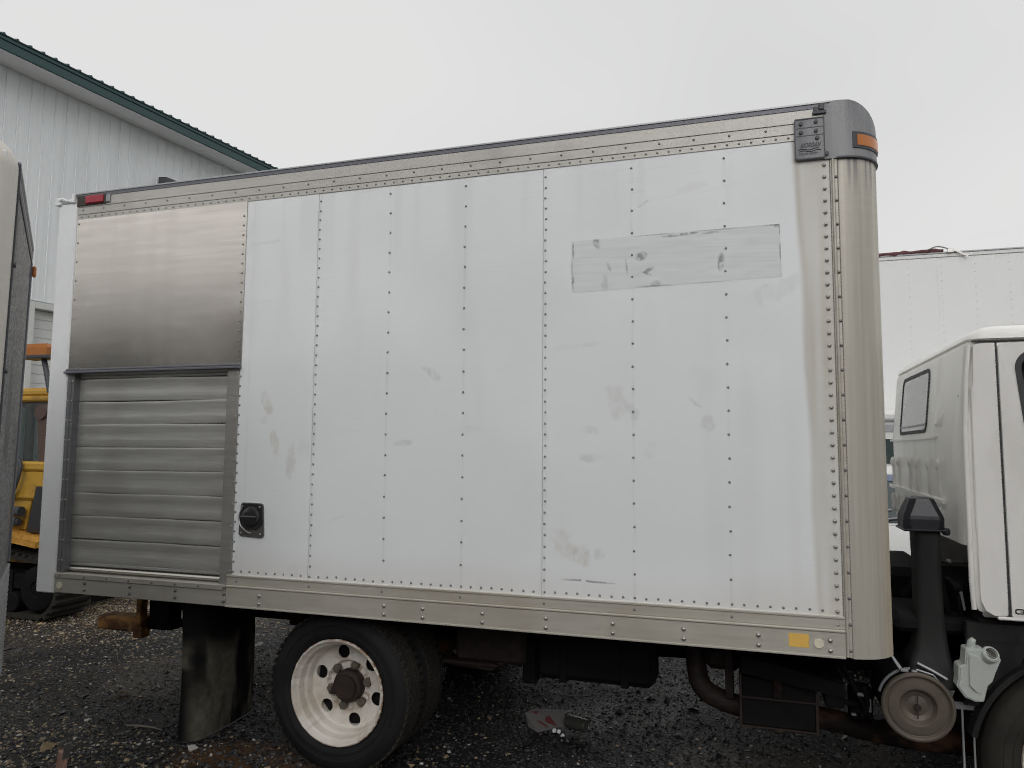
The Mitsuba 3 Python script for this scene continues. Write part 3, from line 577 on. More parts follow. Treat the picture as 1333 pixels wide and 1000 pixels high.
part('step_shelf', cat([hullp([(2.06, .40, .60), (2.06, .80, .60), (2.50, .40, .53), (2.50, .80, .53), (2.06, .40, .68), (2.06, .80, .68), (2.50, .40, .59), (2.50, .80, .59)]), cb(2.42, 2.50, .42, .78, .48, .60, .006)]), 'chassis_black')
part('air_hoses', cat([tube(smoothpath([(2.42, .5, .60), (2.5, .48, .50), (2.58, .5, .49), (2.66, .55, .56), (2.72, .6, .62)]), .014, 8), tube(smoothpath([(2.50, .46, .66), (2.56, .45, .54), (2.62, .46, .43), (2.68, .5, .42)]), .011, 8), tube(smoothpath([(2.58, .44, .58), (2.60, .44, .50), (2.57, .45, .44)]), .012, 8), cb(2.53, 2.63, .5, .6, .40, .56, .02)]), 'chassis_black', True)
for q in ((2.555, 2.585, .435, .455, .535, .550, .003), (2.600, 2.612, .43, .45, .47, .53, .003), (2.53, 2.55, .44, .46, .447, .455, .002)): part('hose_clip', cb(*q), 'rail_grey')
# mudflap: slightly curled sheet
def flap(x, ys, dz=0):
    top, bot = .80, .045; R = []
    pts = ys; V = []
    for (px, py) in pts: V.append([px, py])
    V = np.array(V); off = np.array([.006, 0.])
    ring = np.vstack([V+off, (V-off)[::-1]])
    return loft([np.column_stack([ring+np.array([w, 0])*1., np.full(len(ring), z)]) for z, w in ((bot, 0.), (.3, .008), (.55, .004), (top, -.01))])
part('mud_flap', flap(0, [(-.850, .112), (-.820, .122), (-.785, .142), (-.762, .172), (-.751, .21), (-.742, .30), (-.757, .42), (-.752, .52), (-.768, .615)]), 'flap_rubber', 70, label='black rubber mud flap with dried mud behind the side door')
part('mud_flap__edge_strip', tube([(-.740, .20, .056), (-.737, .40, .054), (-.752, .617, .056)], .004, 6), 'drip_edge')
part('mud_flap', cb(-.75, -.738, 1.82, 2.3, .06, .80, .003), 'flap_rubber')
for q in [cb(-.80, -.70, .12, .78, .785, .80, .003), cb(-.60, -.30, .55, .80, .70, .80, .01), tube([(-.32, .5, .78), (-.34, .52, .70), (-.30, .55, .64)], .010, 8), tube([(-.22, .5, .78), (-.23, .52, .66)], .012, 8), tube([(-1.05, .45, .8), (-1.10, .5, .68), (-1.02, .5, .70), (-1.0, .52, .62)], .014, 8)]: part('flap_bracket', q, 'chassis_black')
# rear bumper bracket
part('rear_bumper', cat([cb(-1.84, -1.50, .48, .62, .480, .565, .012)]), 'rusty_bumper', label='rusty orange rear bumper step')
part('rear_bumper__upright', cat([cb(-1.515, -1.475, .46, .52, .46, .80, .006), cb(-1.53, -1.46, .458, .53, .455, .52, .004)]), 'rusty_bumper', label='rusty upright bracket')
part('rear_beam_end', hullp([(-1.86, y, z) for y in (.45, .62) for z in (.645, .80)]+[(-1.53, y, z) for y in (.45, .62) for z in (.735, .80)]), 'chassis_black')
part('tow_block', cat([cb(-1.455, -1.30, .50, .62, .53, .80, .01), cb(-1.47, -1.28, .50, .66, .505, .545, .008), cb(-1.42, -1.33, .56, .70, .6, .8, .01)]), 'chassis_black')
part('rear_crossbeam', cat([hullp([(-1.95, .9, .60), (-1.6, .9, .72), (-1.95, .9, .80), (-1.6, .9, .80), (-1.95, 1.9, .60), (-1.6, 1.9, .72), (-1.95, 1.9, .80), (-1.6, 1.9, .80)])]), 'chassis_black')

# ---------------- cab
def plan(z, ins=0.):
    xr = 2.957+max(0, z-1.72)*.10+ins; xf = 4.66-max(0, z-1.5)*.45-ins; y0, y1 = .20+ins, 2.02-ins
    out = []
    for cx, cy, r, a0 in ((xr, y1, .30, 90), (xr, y0, .055, 180), (xf, y0, .16, 270), (xf, y1, .16, 0)):
        sx = 1 if cx == xr else -1; sy_ = -1 if cy == y1 else 1; r = max(.02, r-ins*.3)
        for t in np.radians(np.linspace(a0, a0+90, 9)): out.append((cx+sx*r+r*math.cos(t), cy+sy_*r+r*math.sin(t)))
    return np.array(out)
lv = [(.955, .045), (.962, .028), (.985, .010), (1.02, .002), (1.25, 0), (1.5, 0), (1.72, 0), (1.95, 0), (2.075, 0), (2.088, .004), (2.091, .018), (2.098, .018), (2.102, .002), (2.120, .008), (2.142, .030), (2.160, .075), (2.176, .15), (2.188, .28), (2.193, .42)]
outer_c = mani(loft([np.column_stack([plan(z, i), np.full(36, z)]) for z, i in lv]))
inner_c = mani(loft([np.column_stack([plan(z, .05), np.full(36, z)]) for z in (1.30, 1.5, 1.72, 2.06, 2.10)]+[np.column_stack([plan(2.13, .22), np.full(36, 2.13)])]))
rw = Polygon([(.865, 1.742), (1.475, 1.742), (1.475, 2.045), (.865, 2.045)]).buffer(-.03).buffer(.03)
rw = rrect(.850, 1.510, 1.735, 2.040, .04)
sw = Polygon([(3.158, 2.045), (3.95, 2.045), (4.02, 1.58), (3.21, 1.50)]).buffer(-.07).buffer(.07, quad_segs=6)
cut = mani(eyz(rw, 2.85, 3.12)) + mani(exz(sw, .1, .35)) + mani(exz(sw, 1.9, 2.2)) + mani(eyz(rrect(.34, 1.92, 1.52, 2.03, .06), 4.25, 4.8))
part('cab', untm(outer_c-inner_c-cut-m3.Manifold.cube([.225, 1.9, .5]).translate([2.80, .216, .745])-m3.Manifold.cube([1.40, 1.66, .5]).translate([2.90, .285, .745])), 'cab_paint', 32, label='white cab with a small rear window and vertical ribs')
xw = lambda z: 2.957+max(0, z-1.72)*.10
def onrear(poly, d0, d1):
    m = eyz(poly, d0, d1); v = m.vertices.copy(); v[:, 0] += 2.957+np.maximum(0, v[:, 2]-1.72)*.10; return trimesh.Trimesh(v, m.faces, process=False)
part('cab__rear_window_seal', onrear(rw.buffer(.010).difference(rw.buffer(-.008)), -.005, .010), 'seal_black')
part('cab__rear_window', onrear(rw.buffer(-.006), -.002, -.0015), 'window_glass', label='tinted rear window of the cab')
part('cab__rear_window_rail', onrear(sbox(.86, 1.762, 1.50, 1.772), -.0055, -.0022), 'rail_grey')
part('cab__side_window', exz(sw.buffer(-.008), .208, .2085), 'window_glass')
part('cab__side_window_seal', exz(sw.buffer(.006).difference(sw.buffer(-.016)), .188, .214), 'seal_black')
part('cab__side_window', exz(sw.buffer(-.008), 2.040, 2.0405), 'window_glass')
part('cab__windscreen', hullp([(4.655, .33, 1.51), (4.42, .33, 2.035), (4.655, 1.93, 1.51), (4.42, 1.93, 2.035), (4.657, .33, 1.51), (4.422, .33, 2.035), (4.657, 1.93, 1.51), (4.422, 1.93, 2.035)]), 'window_glass')
dp = Polygon([(3.102, 2.080), (4.10, 2.080), (4.26, 1.55), (4.26, .962), (3.106, .962)]).buffer(-.02).buffer(.02)
part('cab__door', exz(dp.difference(sw), .192, .2015), 'cab_paint', label='white cab door with the front edge out of frame')
part('cab__door_gap', exz(Polygon([(3.0930, 2.085), (3.1005, 2.085), (3.1045, .958), (3.0970, .958)]), .1985, .203), 'seal_black')
part('cab__drip_rail', cat([cb(3.01, 4.2, .1925, .2065, 2.086, 2.0945, .002)]), 'seal_black')
part('cab__rear_panel', exz(Polygon([(3.013, 2.078), (3.0885, 2.078), (3.0925, .973), (3.045, .973), (3.015, .990), (3.000, 1.03), (2.998, 1.10), (2.999, 1.7)]).buffer(-.012).buffer(.012, quad_segs=5), .193, .202), 'cab_paint')
part('cab__corner_ridge', cat([tube([(2.978, .212, .99), (2.972, .208, 1.1), (2.972, .208, 1.7), (2.985, .208, 1.95), (3.0, .21, 2.075)], .010, 8), tube([(2.998, .200, 1.3), (2.999, .198, 1.6), (3.002, .198, 1.9)], .005, 6)]), 'cab_paint', True)
part('cab__bottom_trim', cat([cb(3.055, 4.3, .1905, .2035, .957, .9705, .004)]), 'cab_paint')
part('cab__badge', cat([exz(rrect(3.116, 3.150, .985, 1.006, .008).difference(rrect(3.1205, 3.1455, .9895, 1.0015, .005)), .1895, .193), bx(3.134, 3.147, .1892, .1925, .9935, .9965)]), 'badge_dark', label='small dark emblem letter on the door')
part('cab__door_dish', rev([(1e-5, 0), (.06, .001), (.085, .004), (.09, .009)], (3.245, .1905, 1.49), 'y', 24), 'cab_paint', True)
part('cab__window_ledge', onrear(sbox(.62, 1.693, 1.78, 1.705), -.012, .006), 'cab_paint')
def cap_rib(y, z0, z1, r, x=None):
    pts = [(xw((z0+z1)/2)+.004, y, z) for z in np.linspace(z0, z1, 6)]
    return tube([(xw(z0)+.012, y, z0-.012)]+pts+[(xw(z1)+.012, y, z1+.012)], [r*.4]+[r]*6+[r*.4], 10)
for y in (.60, .80, 1.06, 1.24, 1.56, 1.74):
    bmp = trimesh.creation.icosphere(2, .020); bmp.apply_scale((.9, .8, 1.5)); bmp.apply_translation((xw(1.5)-.004, y, 1.570))
    part('cab__rib', cat([cap_rib(y, 1.43, 1.575, .016), bmp]), 'cab_paint', True)
part('cab__pressed_step', onrear(Polygon([(.50, 1.395), (1.84, 1.415), (1.84, 1.432), (.50, 1.412)]), -.016, .006), 'cab_paint')
for i, y in enumerate(np.linspace(.56, 1.76, 9)): part('cab__rib', cap_rib(y, 1.285, 1.37, .022), 'cab_paint', True)
part('cab__vent_dimple', hullp([(xw(1.7)-.014, .56, 1.76), (xw(1.7)+.006, .52, 1.74), (xw(1.7)+.006, .66, 1.74), (xw(1.9)+.004, .66, 1.94), (xw(1.8)+.004, .50, 1.82), (xw(1.7)-.010, .62, 1.76), (xw(1.85)-.004, .645, 1.88)]), 'cab_paint')
part('cab__corner_marks', cat([cb(xw(1.9)-.004, xw(1.9)+.004, .27, .30, 1.865, 1.872, .001), cb(xw(1.8)-.004, xw(1.8)+.004, .24, .25, 1.62, 1.63, .001)]), 'rail_grey')
part('cab_seat', cat([cb(3.3, 3.85, .35, .95, 1.25, 1.38, .04), cb(3.22, 3.36, .37, .93, 1.38, 1.80, .05), cb(3.3, 3.85, 1.15, 1.9, 1.25, 1.38, .04), cb(3.22, 3.36, 1.17, 1.88, 1.38, 1.78, .05)]), 'cab_interior')
part('dashboard', cb(4.1, 4.55, .3, 1.95, 1.05, 1.50, .06), 'cab_interior')
# below the cab
part('engine', cat([cb(2.80, 3.9, .75, 1.65, .50, .98, .05), cb(2.70, 3.0, .85, 1.60, .62, 1.055, .04), cb(2.72, 2.80, .95, 1.5, .45, .95, .02), tube(smoothpath([(2.8, .55, .98), (2.84, .5, 1.06), (2.93, .5, 1.05), (3.0, .55, .95)]), .022, 10), tube(smoothpath([(2.9, .42, 1.10), (2.92, .40, .95), (2.95, .42, .80)]), .013, 8), cyl((2.93, .48, .90), .05, .3, 'y', 16), cb(2.96, 3.06, .4, .7, .80, 1.05, .02), tube(smoothpath([(2.98, .36, 1.08), (2.955, .34, 1.0), (2.97, .36, .9), (3.0, .4, .85)]), .009, 8)]), 'chassis_black', 30)
part('engine__bright_clip', cat([hullp([(2.955, .33, 1.035), (2.965, .33, 1.04), (2.975, .33, .965), (2.968, .33, .96), (2.955, .34, 1.035), (2.968, .34, .96)]), cb(2.925, 2.94, .38, .40, 1.15, 1.165, .003), tube([(3.0, .5, 1.0), (3.06, .45, 1.03)], .006, 6)]), 'rail_grey')
part('engine__mount_beam', cat([cb(2.7, 3.5, .30, .75, .86, .93, .02), cb(3.0, 3.6, .25, .7, .80, .95, .01)]), 'chassis_black')
part('front_splash_guard', cat([hullp([(2.955, .24, .86), (3.6, .24, .86), (2.955, .24, .93), (3.6, .24, .93), (2.955, .29, .86), (3.6, .29, .86), (2.955, .29, .93), (3.6, .29, .93)]), hullp([(2.955, .245, .93), (3.20, .245, .93), (3.14, .245, .77), (3.02, .245, .60), (2.935, .245, .60), (2.955, .265, .93), (3.20, .265, .93), (3.14, .265, .77), (3.02, .265, .60), (2.935, .265, .60)]),
    exz(Polygon([(3.39+r*math.cos(t), .395+r*math.sin(t)) for r, ts in ((.455, np.radians(np.linspace(20, 168, 22))), (.435, np.radians(np.linspace(168, 20, 22)))) for t in ts]), .20, .55)]), 'snorkel_plastic', 25, label='black splash guard and wheel arch below the cab')
part('guard_stay', cat([cb(2.925, 2.933, .26, .27, .02, .575, .002), cb(2.965, 2.972, .26, .268, .02, .56, .002), cb(2.90, 3.0, .27, .28, .57, .60, .003)]), 'cap_grey')
for y0, t in ((.215, 'near front tyre cut by the frame'), (1.80, 'far front tyre')):
    o = .29; r = part('front_wheel', rev([(.262, .024), (.268, .016), (.266, .005), (.254, .010), (.242, .030), (.2335, .070), (.221, .086), (.18, .06), (.10, .03), (1e-5, .03)], (3.39, y0, WZ), 'y', 48), 'rim_plain', 30)
    put(r+'__tyre', rev(tyre_prof(.225), (3.39, y0, WZ), 'y', 72), 'tyre_rubber', 40, label=t)
part('front_axle', tube([(3.39, .4, .39), (3.39, 1.85, .39)], .05, 10), 'chassis_black', True)
# snorkel
def oct_(x0, x1, y0, y1, z, c): return np.array([(x0+c, y0, z), (x1-c, y0, z), (x1, y0+c, z), (x1, y1-c, z), (x1-c, y1, z), (x0+c, y1, z), (x0, y1-c, z), (x0, y0+c, z)])
part('air_intake', loft([oct_(2.742, 2.902, .27, .45, z, .03) if z < 1.34 else oct_(2.742+i, 2.902-i, .27+i*.6, .45-i*.6, z, .022) for z, i in ((1.292, 0), (1.302, 0), (1.342, .001), (1.356, .004), (1.418, .030), (1.428, .035), (1.432, .044))]), 'hood_plastic', label='black air intake hood and duct between box and cab')
part('air_intake__hood_lip', cat([cb(2.738, 2.906, .266, .454, 1.290, 1.300, .004), cb(2.895, 2.922, .29, .33, 1.275, 1.305, .006)]), 'hood_plastic')
def rr(x0, x1, y0, y1, z, r=.025): return np.array([(x, y, z) for x, y in list(rrect(x0, x1, y0, y1, r, 4).exterior.coords)[:-1]])
part('air_intake__duct', loft([rr(2.787, 2.888, .29, .42, 1.30), rr(2.786, 2.886, .29, .42, 1.1), rr(2.783, 2.889, .29, .42, .95), rr(2.782, 2.895, .29, .42, .86), rr(2.770, 2.900, .28, .43, .80), rr(2.745, 2.905, .26, .44, .755), rr(2.735, 2.915, .24, .45, .715), rr(2.74, 2.915, .23, .45, .66)]), 'snorkel_plastic', 35)
part('air_cleaner__barrel', rev([(1e-5, .36), (.130, .36), (.131, .026), (.1345, .024)], (2.757, .20, .580), 'y', 48), 'chassis_black', 30)
part('air_cleaner', cat([rev([(.1345, .0245), (.138, .020), (.1385, .006), (.134, .001), (.127, .0)], (2.757, .20, .580), 'y', 56)]), 'canister_tan', 30, label='round tan air cleaner canister under the intake duct')
part('air_cleaner__cover', rev([(.127, .0), (.122, .004), (.118, .010), (.114, .011), (.110, .006), (.080, .004), (.072, .006), (.066, .014), (.058, .024), (.040, .030), (.018, .026), (.008, .016), (1e-5, .014)], (2.757, .20, .580), 'y', 56), 'canister_tan', 25)
part('air_cleaner__wing_nut', cat([cyl((2.757, .205, .580), .012, .025, 'y', 10), hullp([(2.752, .208, .535), (2.758, .208, .535), (2.754, .214, .628), (2.760, .214, .628), (2.756, .220, .58)])]), 'dark_rust')
part('air_cleaner__band', cat([tube([(2.757+.141*math.cos(t), .26, .58+.141*math.sin(t)) for t in np.radians(np.linspace(20, 165, 20))], .006, 6), cb(2.70, 2.73, .225, .245, .712, .724, .003), cb(2.74, 2.762, .215, .235, .716, .724, .003), hullp([(2.665, .30, .775), (2.675, .30, .775), (2.715, .24, .715), (2.70, .24, .715), (2.665, .31, .772), (2.71, .25, .712)]), tube([(2.765, .235, .752), (2.82, .222, .728), (2.87, .218, .700)], .006, 8), tube([(2.76, .235, .725), (2.82, .222, .712), (2.855, .225, .665)], .004, 6)]), 'rail_grey', 30)
# washer bottle
bp = Polygon([(2.898, .690), (2.905, .715), (2.908, .765), (2.930, .775), (2.936, .835), (2.990, .838), (3.020, .820), (3.052, .808), (3.030, .755), (3.018, .720), (3.000, .700), (2.985, .640), (2.960, .637), (2.925, .650)]).buffer(-.006).buffer(.010)
bt = exz(bp, .175, .255); inb = exz(bp.buffer(-.008), .168, .262)
part('washer_bottle', cat([m for m in (exz(bp, .178, .252), exz(bp.buffer(-.006), .172, .258), exz(Polygon([(2.938, .70), (2.942, .828), (2.985, .80), (2.975, .66)]).buffer(-.01).buffer(.01), .164, .18))]), 'bottle_plastic', 30, label='translucent white washer fluid bottle')
nk = rev([(.023, -.005), (.030, 0), (.033, .010), (.032, .045), (.026, .052), (.023, .052), (.0222, .030)], (0, 0, 0), 'z', 24)
M = trimesh.transformations.rotation_matrix(math.radians(52), (1, 0, 0)) @ trimesh.transformations.rotation_matrix(math.radians(14), (0, 1, 0)); nk.apply_transform(M); nk.apply_translation((3.008, .205, .800))
part('washer_bottle__neck', nk, 'bottle_plastic', 30)
hole = cyl((0, 0, .034), .0222, .004, 'z', 18); hole.apply_transform(M); hole.apply_translation((3.008, .205, .800)); part('washer_bottle__neck_hole', hole, 'groove_dark')
part('washer_bottle__nozzle', tube([(2.955, .21, .83), (2.960, .205, .862), (2.968, .20, .875)], [.017, .015, .010], 12), 'bottle_plastic', True)

# ================================================================== LEFT TRUCK (near edge of the frame)
L = 'parked_truck'
lab(L, 'weathered metal truck body with a galvanised wall, cut off by the left edge', 'truck')
LT = np.array([-.10693, -1.58723, 0.]); h_ = np.array([-.749864, .661592, 0]); h_ /= np.linalg.norm(h_); s_ = np.array([-.661592, -.749864, 0])
ZL = 2.551; Wd = 1.267
base = np.array([LT[0], LT[1], ZL]); Rh = np.array([R_[0], R_[1], 0]); Rh /= np.linalg.norm(Rh); Fh = np.array([-Rh[1], Rh[0], 0])
leanM = trimesh.transformations.rotation_matrix(math.radians(0.7), Fh, base)
def lt(mesh):
    """local x along the front wall away from the near corner, y outwards, z up; then the whole body leans a little"""
    v = mesh.vertices; w = LT+v[:, [0]]*h_+v[:, [1]]*s_+v[:, [2]]*np.array([[0, 0, 1.]])
    m = trimesh.Trimesh(w, mesh.faces, process=False)
    if np.dot(np.cross(h_, s_), [0, 0, 1]) < 0: m.invert()
    m.apply_transform(leanM); return m
def lput(name, mesh, mat, smooth=False, label=None, **k): return put(f'{L}__{name}', lt(mesh), mat, smooth, label, **k)
rp = .10
LT = LT-rp*h_
pc = m3.Manifold.batch_hull([sph((rp, rp, ZL-rp+.05), rp, 40), sph((rp, rp+.35, ZL-rp+.05), rp, 40), m3.Manifold.cylinder(.02, rp, rp, 40).translate([rp, rp, .62]), m3.Manifold.cylinder(.02, rp, rp, 40).translate([rp, rp+.35, .62])]) ^ m3.Manifold.cube([rp, 3, 4]).translate([0, -.5, 0])
lput('corner_post', untm(pc), 'post_light', 35, 'rounded aluminium corner post')
lput('post_edge', cb(rp+.001, rp+.010, -.006, .03, .62, ZL-.02, .002), 'cap_dark')
lput('front_wall', cb(rp+.011, rp+Wd-.03, .004, .03, 1.10, ZL-.085, .002), 'galvanised_sheet', False, 'dark spangled galvanised front wall')
for k in range(4): lput('top_trim', cb(rp+.011, rp+Wd, -.001-.0008*k, .005, ZL-.084+k*.019, ZL-.0675+k*.019, .002), 'rail_grey' if k % 2 else 'drip_edge')
lput('edge_angle', cat([cb(rp+Wd-.0295, rp+Wd, -.004, .05, 1.10, ZL-.086, .003)]), 'drip_edge')
for k in range(22): lput('lower_skirt__rib' if k else 'lower_skirt', cb(rp+.011, rp+Wd+.006, -.006, .03, .62+k*.0216, .62+k*.0216+.0175, .004), 'rail_grey')
lput('post_bolts', cat([cyl((rp+.006, -.012, z), .009, .008, 'y', 6) for z in (2.2, 1.86, 1.52, 1.2)]), 'cap_dark', kind='stuff')
lput('marker_lamp', cb(rp+Wd-.03, rp+Wd+.006, -.020, -.003, 2.40, 2.450, .006), 'amber_lens', False, 'small amber side marker lamp')
lput('side_wall', cb(.004, .03, rp+.12, 4.2, .62, ZL-.01, .003), 'far_white', False, 'white side wall')
for k in range(11): lput('side_post', cb(-.006, .0035, .35+k*.36, .40+k*.36, .62, ZL-.02, .002), 'far_white')
lput('roof', cb(.03, rp+Wd-.01, .03, 4.2, ZL-.03, ZL-.006, .003), 'far_white')
lput('far_wall', cb(rp+Wd-.03, rp+Wd-.008, .031, 4.2, .62, ZL-.04, .003), 'far_white')
lput('rear_wall', cb(.03, rp+Wd-.031, 4.17, 4.19, .62, ZL-.04, .003), 'far_white')
lput('floor', cb(.031, rp+Wd-.031, .031, 4.16, .56, .62, .003), 'chassis_black')
for x in (.10, 1.05):
    for y in (1.0, 3.2):
        k = lput('wheel', cat([rev([(.05, .0), (.18, .0), (.20, .03), (.21, .06)], (0, 0, 0), 'x', 36).apply_translation((x, y, .36))]), 'rim_plain', 30)
        put(k+'__tyre', lt(rev([(.20, .02), (.30, 0), (.345, .03), (.352, .06), (.352, .16), (.345, .19), (.30, .22), (.20, .2)], (x, y, .36), 'x', 40)), 'tyre_rubber', 40)

# ================================================================== BUILDING
A = np.array([-8.717, 4.72]); bd = np.array([math.sin(math.radians(6.9)), math.cos(math.radians(6.9))]); bn = np.array([-bd[1], bd[0]]); ZE = 7.5
def bl(mesh):
    """local x along the wall (away from the camera), y into the building, z up"""
    v = mesh.vertices; w = np.column_stack([A[0]+v[:, 0]*bd[0]+v[:, 1]*bn[0], A[1]+v[:, 0]*bd[1]+v[:, 1]*bn[1], v[:, 2]])
    return trimesh.Trimesh(w, mesh.faces, process=False)
W_ = 'industrial_building'
lab(W_, 'white metal sided industrial building with a dark green roof edge behind the trucks', 'building')
def bput(name, mesh, mat, smooth=False, label=None, **k): return put(f'{W_}__{name}', bl(mesh), mat, smooth, label, **k)
X0, X1 = -9.0, 24.0
D0, D1, DT = .76, 4.40, 3.80
bput('wall', cat([bx(X0, D0, .05, .25, 0, ZE-.005), bx(D1, X1, .05, .25, 0, ZE-.005), bx(D0, D1, .05, .25, DT, ZE-.005)]), 'siding_white', False, 'white vertical metal siding')
sp = .1975; k = 0; x = -1.475
while x < 7.2:
    segs = [(0.02, ZE-.042)] if not (x+sp > D0-.10 and x < D1+.10) else [(DT+.13, ZE-.042)]
    for z0, z1 in segs:
        pr_ = [(x+.003, 0.049), (x+.003, .0), (x+.010, -.008), (x+.028, -.008), (x+.036, .0), (x+sp*.5, -.001), (x+sp*.5+.015, -.003), (x+sp*.5+.03, -.001), (x+sp-.001, .0), (x+sp-.001, .049)]
        bput('wall__siding_panel', exy(Polygon(pr_), z0, z1), 'siding_white')
    x += sp
bput('far_siding', cat([cb(7.25+i*sp, 7.25+i*sp+.05, -.02, .049, .02, ZE-.042, .008) for i in range(84)]+[cb(X0+i*sp, X0+i*sp+.05, -.02, .049, .02, ZE-.042, .008) for i in range(37)]), 'siding_white', kind='stuff')
OV = .50
bput('soffit', bx(X0, X1, -OV+.01, .04, ZE-.04, ZE-.02), 'soffit_grey', False, 'grey soffit under the eave')
bput('fascia', cat([cb(X0, X1, -OV-.03, -OV+.008, ZE-.055, ZE+.08, .004), cb(X0, X1, -OV-.045, -OV+.008, ZE+.083, ZE+.14, .006)]), 'roof_green', False, 'dark green fascia')
bput('roof', hullp([(X0, -OV-.06, ZE+.143), (X1, -OV-.06, ZE+.143), (X0, 12, ZE+3.3), (X1, 12, ZE+3.3), (X0, -OV-.06, ZE+.160), (X1, -OV-.06, ZE+.160), (X0, 12, ZE+3.32), (X1, 12, ZE+3.32)]), 'roof_green', False, 'dark green ribbed roof')
bput('roof__ribs', cat([hullp([(x_+a, -OV-.065, ZE+.153+b) for a, b in ((0, 0), (.05, 0), (.035, .030), (.015, .030))]+[(x_+a, 12, ZE+3.315+b) for a, b in ((0, 0), (.05, 0), (.035, .04), (.015, .04))]) for x_ in np.arange(X0, X1, sp)]), 'roof_green', kind='stuff')
bput('gable_wall', cat([bx(X1-.2, X1, .26, 12, 0, ZE), bx(X0, X0+.2, .26, 12, 0, ZE), bx(X0, X1, 11.8, 12, 0, ZE+3.2)]), 'siding_white')
k = bput('overhead_door', bx(D0, D1, .12, .16, 0, DT), 'groove_dark', False, 'white sectional overhead door')
for i in range(26): put(k+'__slat', bl(hullp([(D0+.02, .118, i*.146), (D1-.02, .118, i*.146), (D0+.02, .098, i*.146+.002), (D1-.02, .098, i*.146+.002), (D0+.02, .105, i*.146+.143), (D1-.02, .105, i*.146+.143), (D0+.02, .118, i*.146+.1445), (D1-.02, .118, i*.146+.1445)])), 'door_white')
bput('door_trim', cat([cb(D0-.10, D0, -.035, .10, 0, DT+.10, .006), cb(D1, D1+.10, -.035, .10, 0, DT+.10, .006), cb(D0+.002, D1-.002, -.035, .10, DT, DT+.10, .006)]), 'door_white', False, 'white door trim')
bput('wall_lamp', hullp([(2.92, -.02, 6.45), (3.30, -.02, 6.45), (2.92, -.02, 6.68), (3.30, -.02, 6.68), (2.92, -.22, 6.45), (3.30, -.22, 6.45), (2.94, -.20, 6.66), (3.28, -.20, 6.66)]), 'cap_dark', False, 'dark wall lamp on the siding')

# ================================================================== TRACK LOADER
K = 'track_loader'
lab(K, 'yellow compact track loader with an amber beacon and black rubber tracks behind the truck', 'loader')
def kput(name, mesh, mat, smooth=False, label=None, **k): return put(f'{K}__{name}', mesh, mat, smooth, label, **k)
def belt(y0, y1):
    c = [((-6.15), .56, .22), (-4.22, .30, .27), (-5.9, .30, .26)]
    hull_ = shapely.union_all([Point(a, b).buffer(r, quad_segs=10) for a, b, r in c]).convex_hull
    return hull_
for y0 in (2.05, 3.35):
    hl = belt(y0, y0+.4)
    k = kput('track', exz(hl.difference(hl.buffer(-.035)), y0, y0+.40), 'tyre_rubber', False, 'black rubber track')
    ring = hl.exterior; n = int(ring.length/.085); lug = []
    for i in range(n):
        p0 = ring.interpolate(i*ring.length/n); p1 = ring.interpolate((i+.5)*ring.length/n); d = np.array([p1.x-p0.x, p1.y-p0.y]); d /= np.linalg.norm(d); nn = np.array([d[1], -d[0]])
        if np.dot(nn, np.array([p0.x+5.2, p0.y-.35])) < 0: nn = -nn
        q = [np.array([p0.x, p0.y])+a*d+b*nn for a, b in ((0, -.005), (.045, -.005), (.038, .030), (.007, .030))]
        lug.append(exz(Polygon(q), y0-.006, y0+.406))
    put(k+'__lugs', cat(lug), 'tyre_rubber', kind='stuff')
    for cx, cz, r in ((-4.22, .30, .215), (-5.9, .30, .20), (-6.15, .56, .17)):
        put(k+'__idler', cat([cyl((cx, y0+.03, cz), r, .34, 'y', 32), rev([(r*.92, 0), (r*.8, -.012), (r*.35, -.012), (r*.3, .0)], (cx, y0+.028, cz), 'y', 32)]), 'chassis_black', 30)
    for cx in (-5.55, -5.2, -4.85, -4.55): put(k+'__roller', cyl((cx, y0+.04, .16), .095, .32, 'y', 20), 'chassis_black', 30)
    put(k+'__frame_beam', cat([cb(-5.9, -4.3, y0+.06, y0+.34, .28, .42, .01)]+[cb(-5.6+i*.2, -5.55+i*.2, y0+.045, y0+.06, .20, .46, .003) for i in range(7)]), 'chassis_black')
kput('body', cat([hullp([(-6.3, 2.50, .45), (-4.25, 2.50, .45), (-6.3, 3.30, .45), (-4.25, 3.30, .45), (-6.4, 2.50, 1.25), (-4.12, 2.50, .90), (-6.4, 3.30, 1.25), (-4.12, 3.30, .90), (-4.3, 2.50, 1.22), (-4.3, 3.30, 1.22)])]), 'loader_yellow', False, 'scuffed yellow machine body')
kput('body', cat([cb(-6.3, -4.36, 2.20, 2.52, 1.10, 1.40, .03), cb(-6.3, -4.30, 2.18, 2.54, 1.385, 1.475, .02), exz(Polygon([(-6.2, .82), (-4.60, .82), (-4.54, 1.13), (-6.2, 1.13)]), 2.24, 2.5)]), 'loader_yellow', False, 'yellow side tank with a rounded top edge')
kput('body__opening', exz(Polygon([(-4.53, .80), (-4.34, .80), (-4.34, 1.24), (-4.44, 1.24)]), 2.19, 2.30), 'latch_black')
kput('step', cat([hullp([(-5.6, 2.03, .93), (-4.22, 2.03, .74), (-5.6, 2.47, .93), (-4.22, 2.47, .74), (-5.6, 2.03, .86), (-4.22, 2.03, .68), (-5.6, 2.47, .86), (-4.22, 2.47, .68)])]+[hullp([(-5.5+i*.09, 2.025, .917-i*.0124), (-5.46+i*.09, 2.025, .912-i*.0124), (-5.5+i*.09, 2.02+.45, .917-i*.0124), (-5.46+i*.09, 2.47, .912-i*.0124), (-5.48+i*.09, 2.03, .936-i*.0124), (-5.48+i*.09, 2.46, .936-i*.0124)]) for i in range(14)]), 'orange_tread', False, 'worn orange grip step over the track')
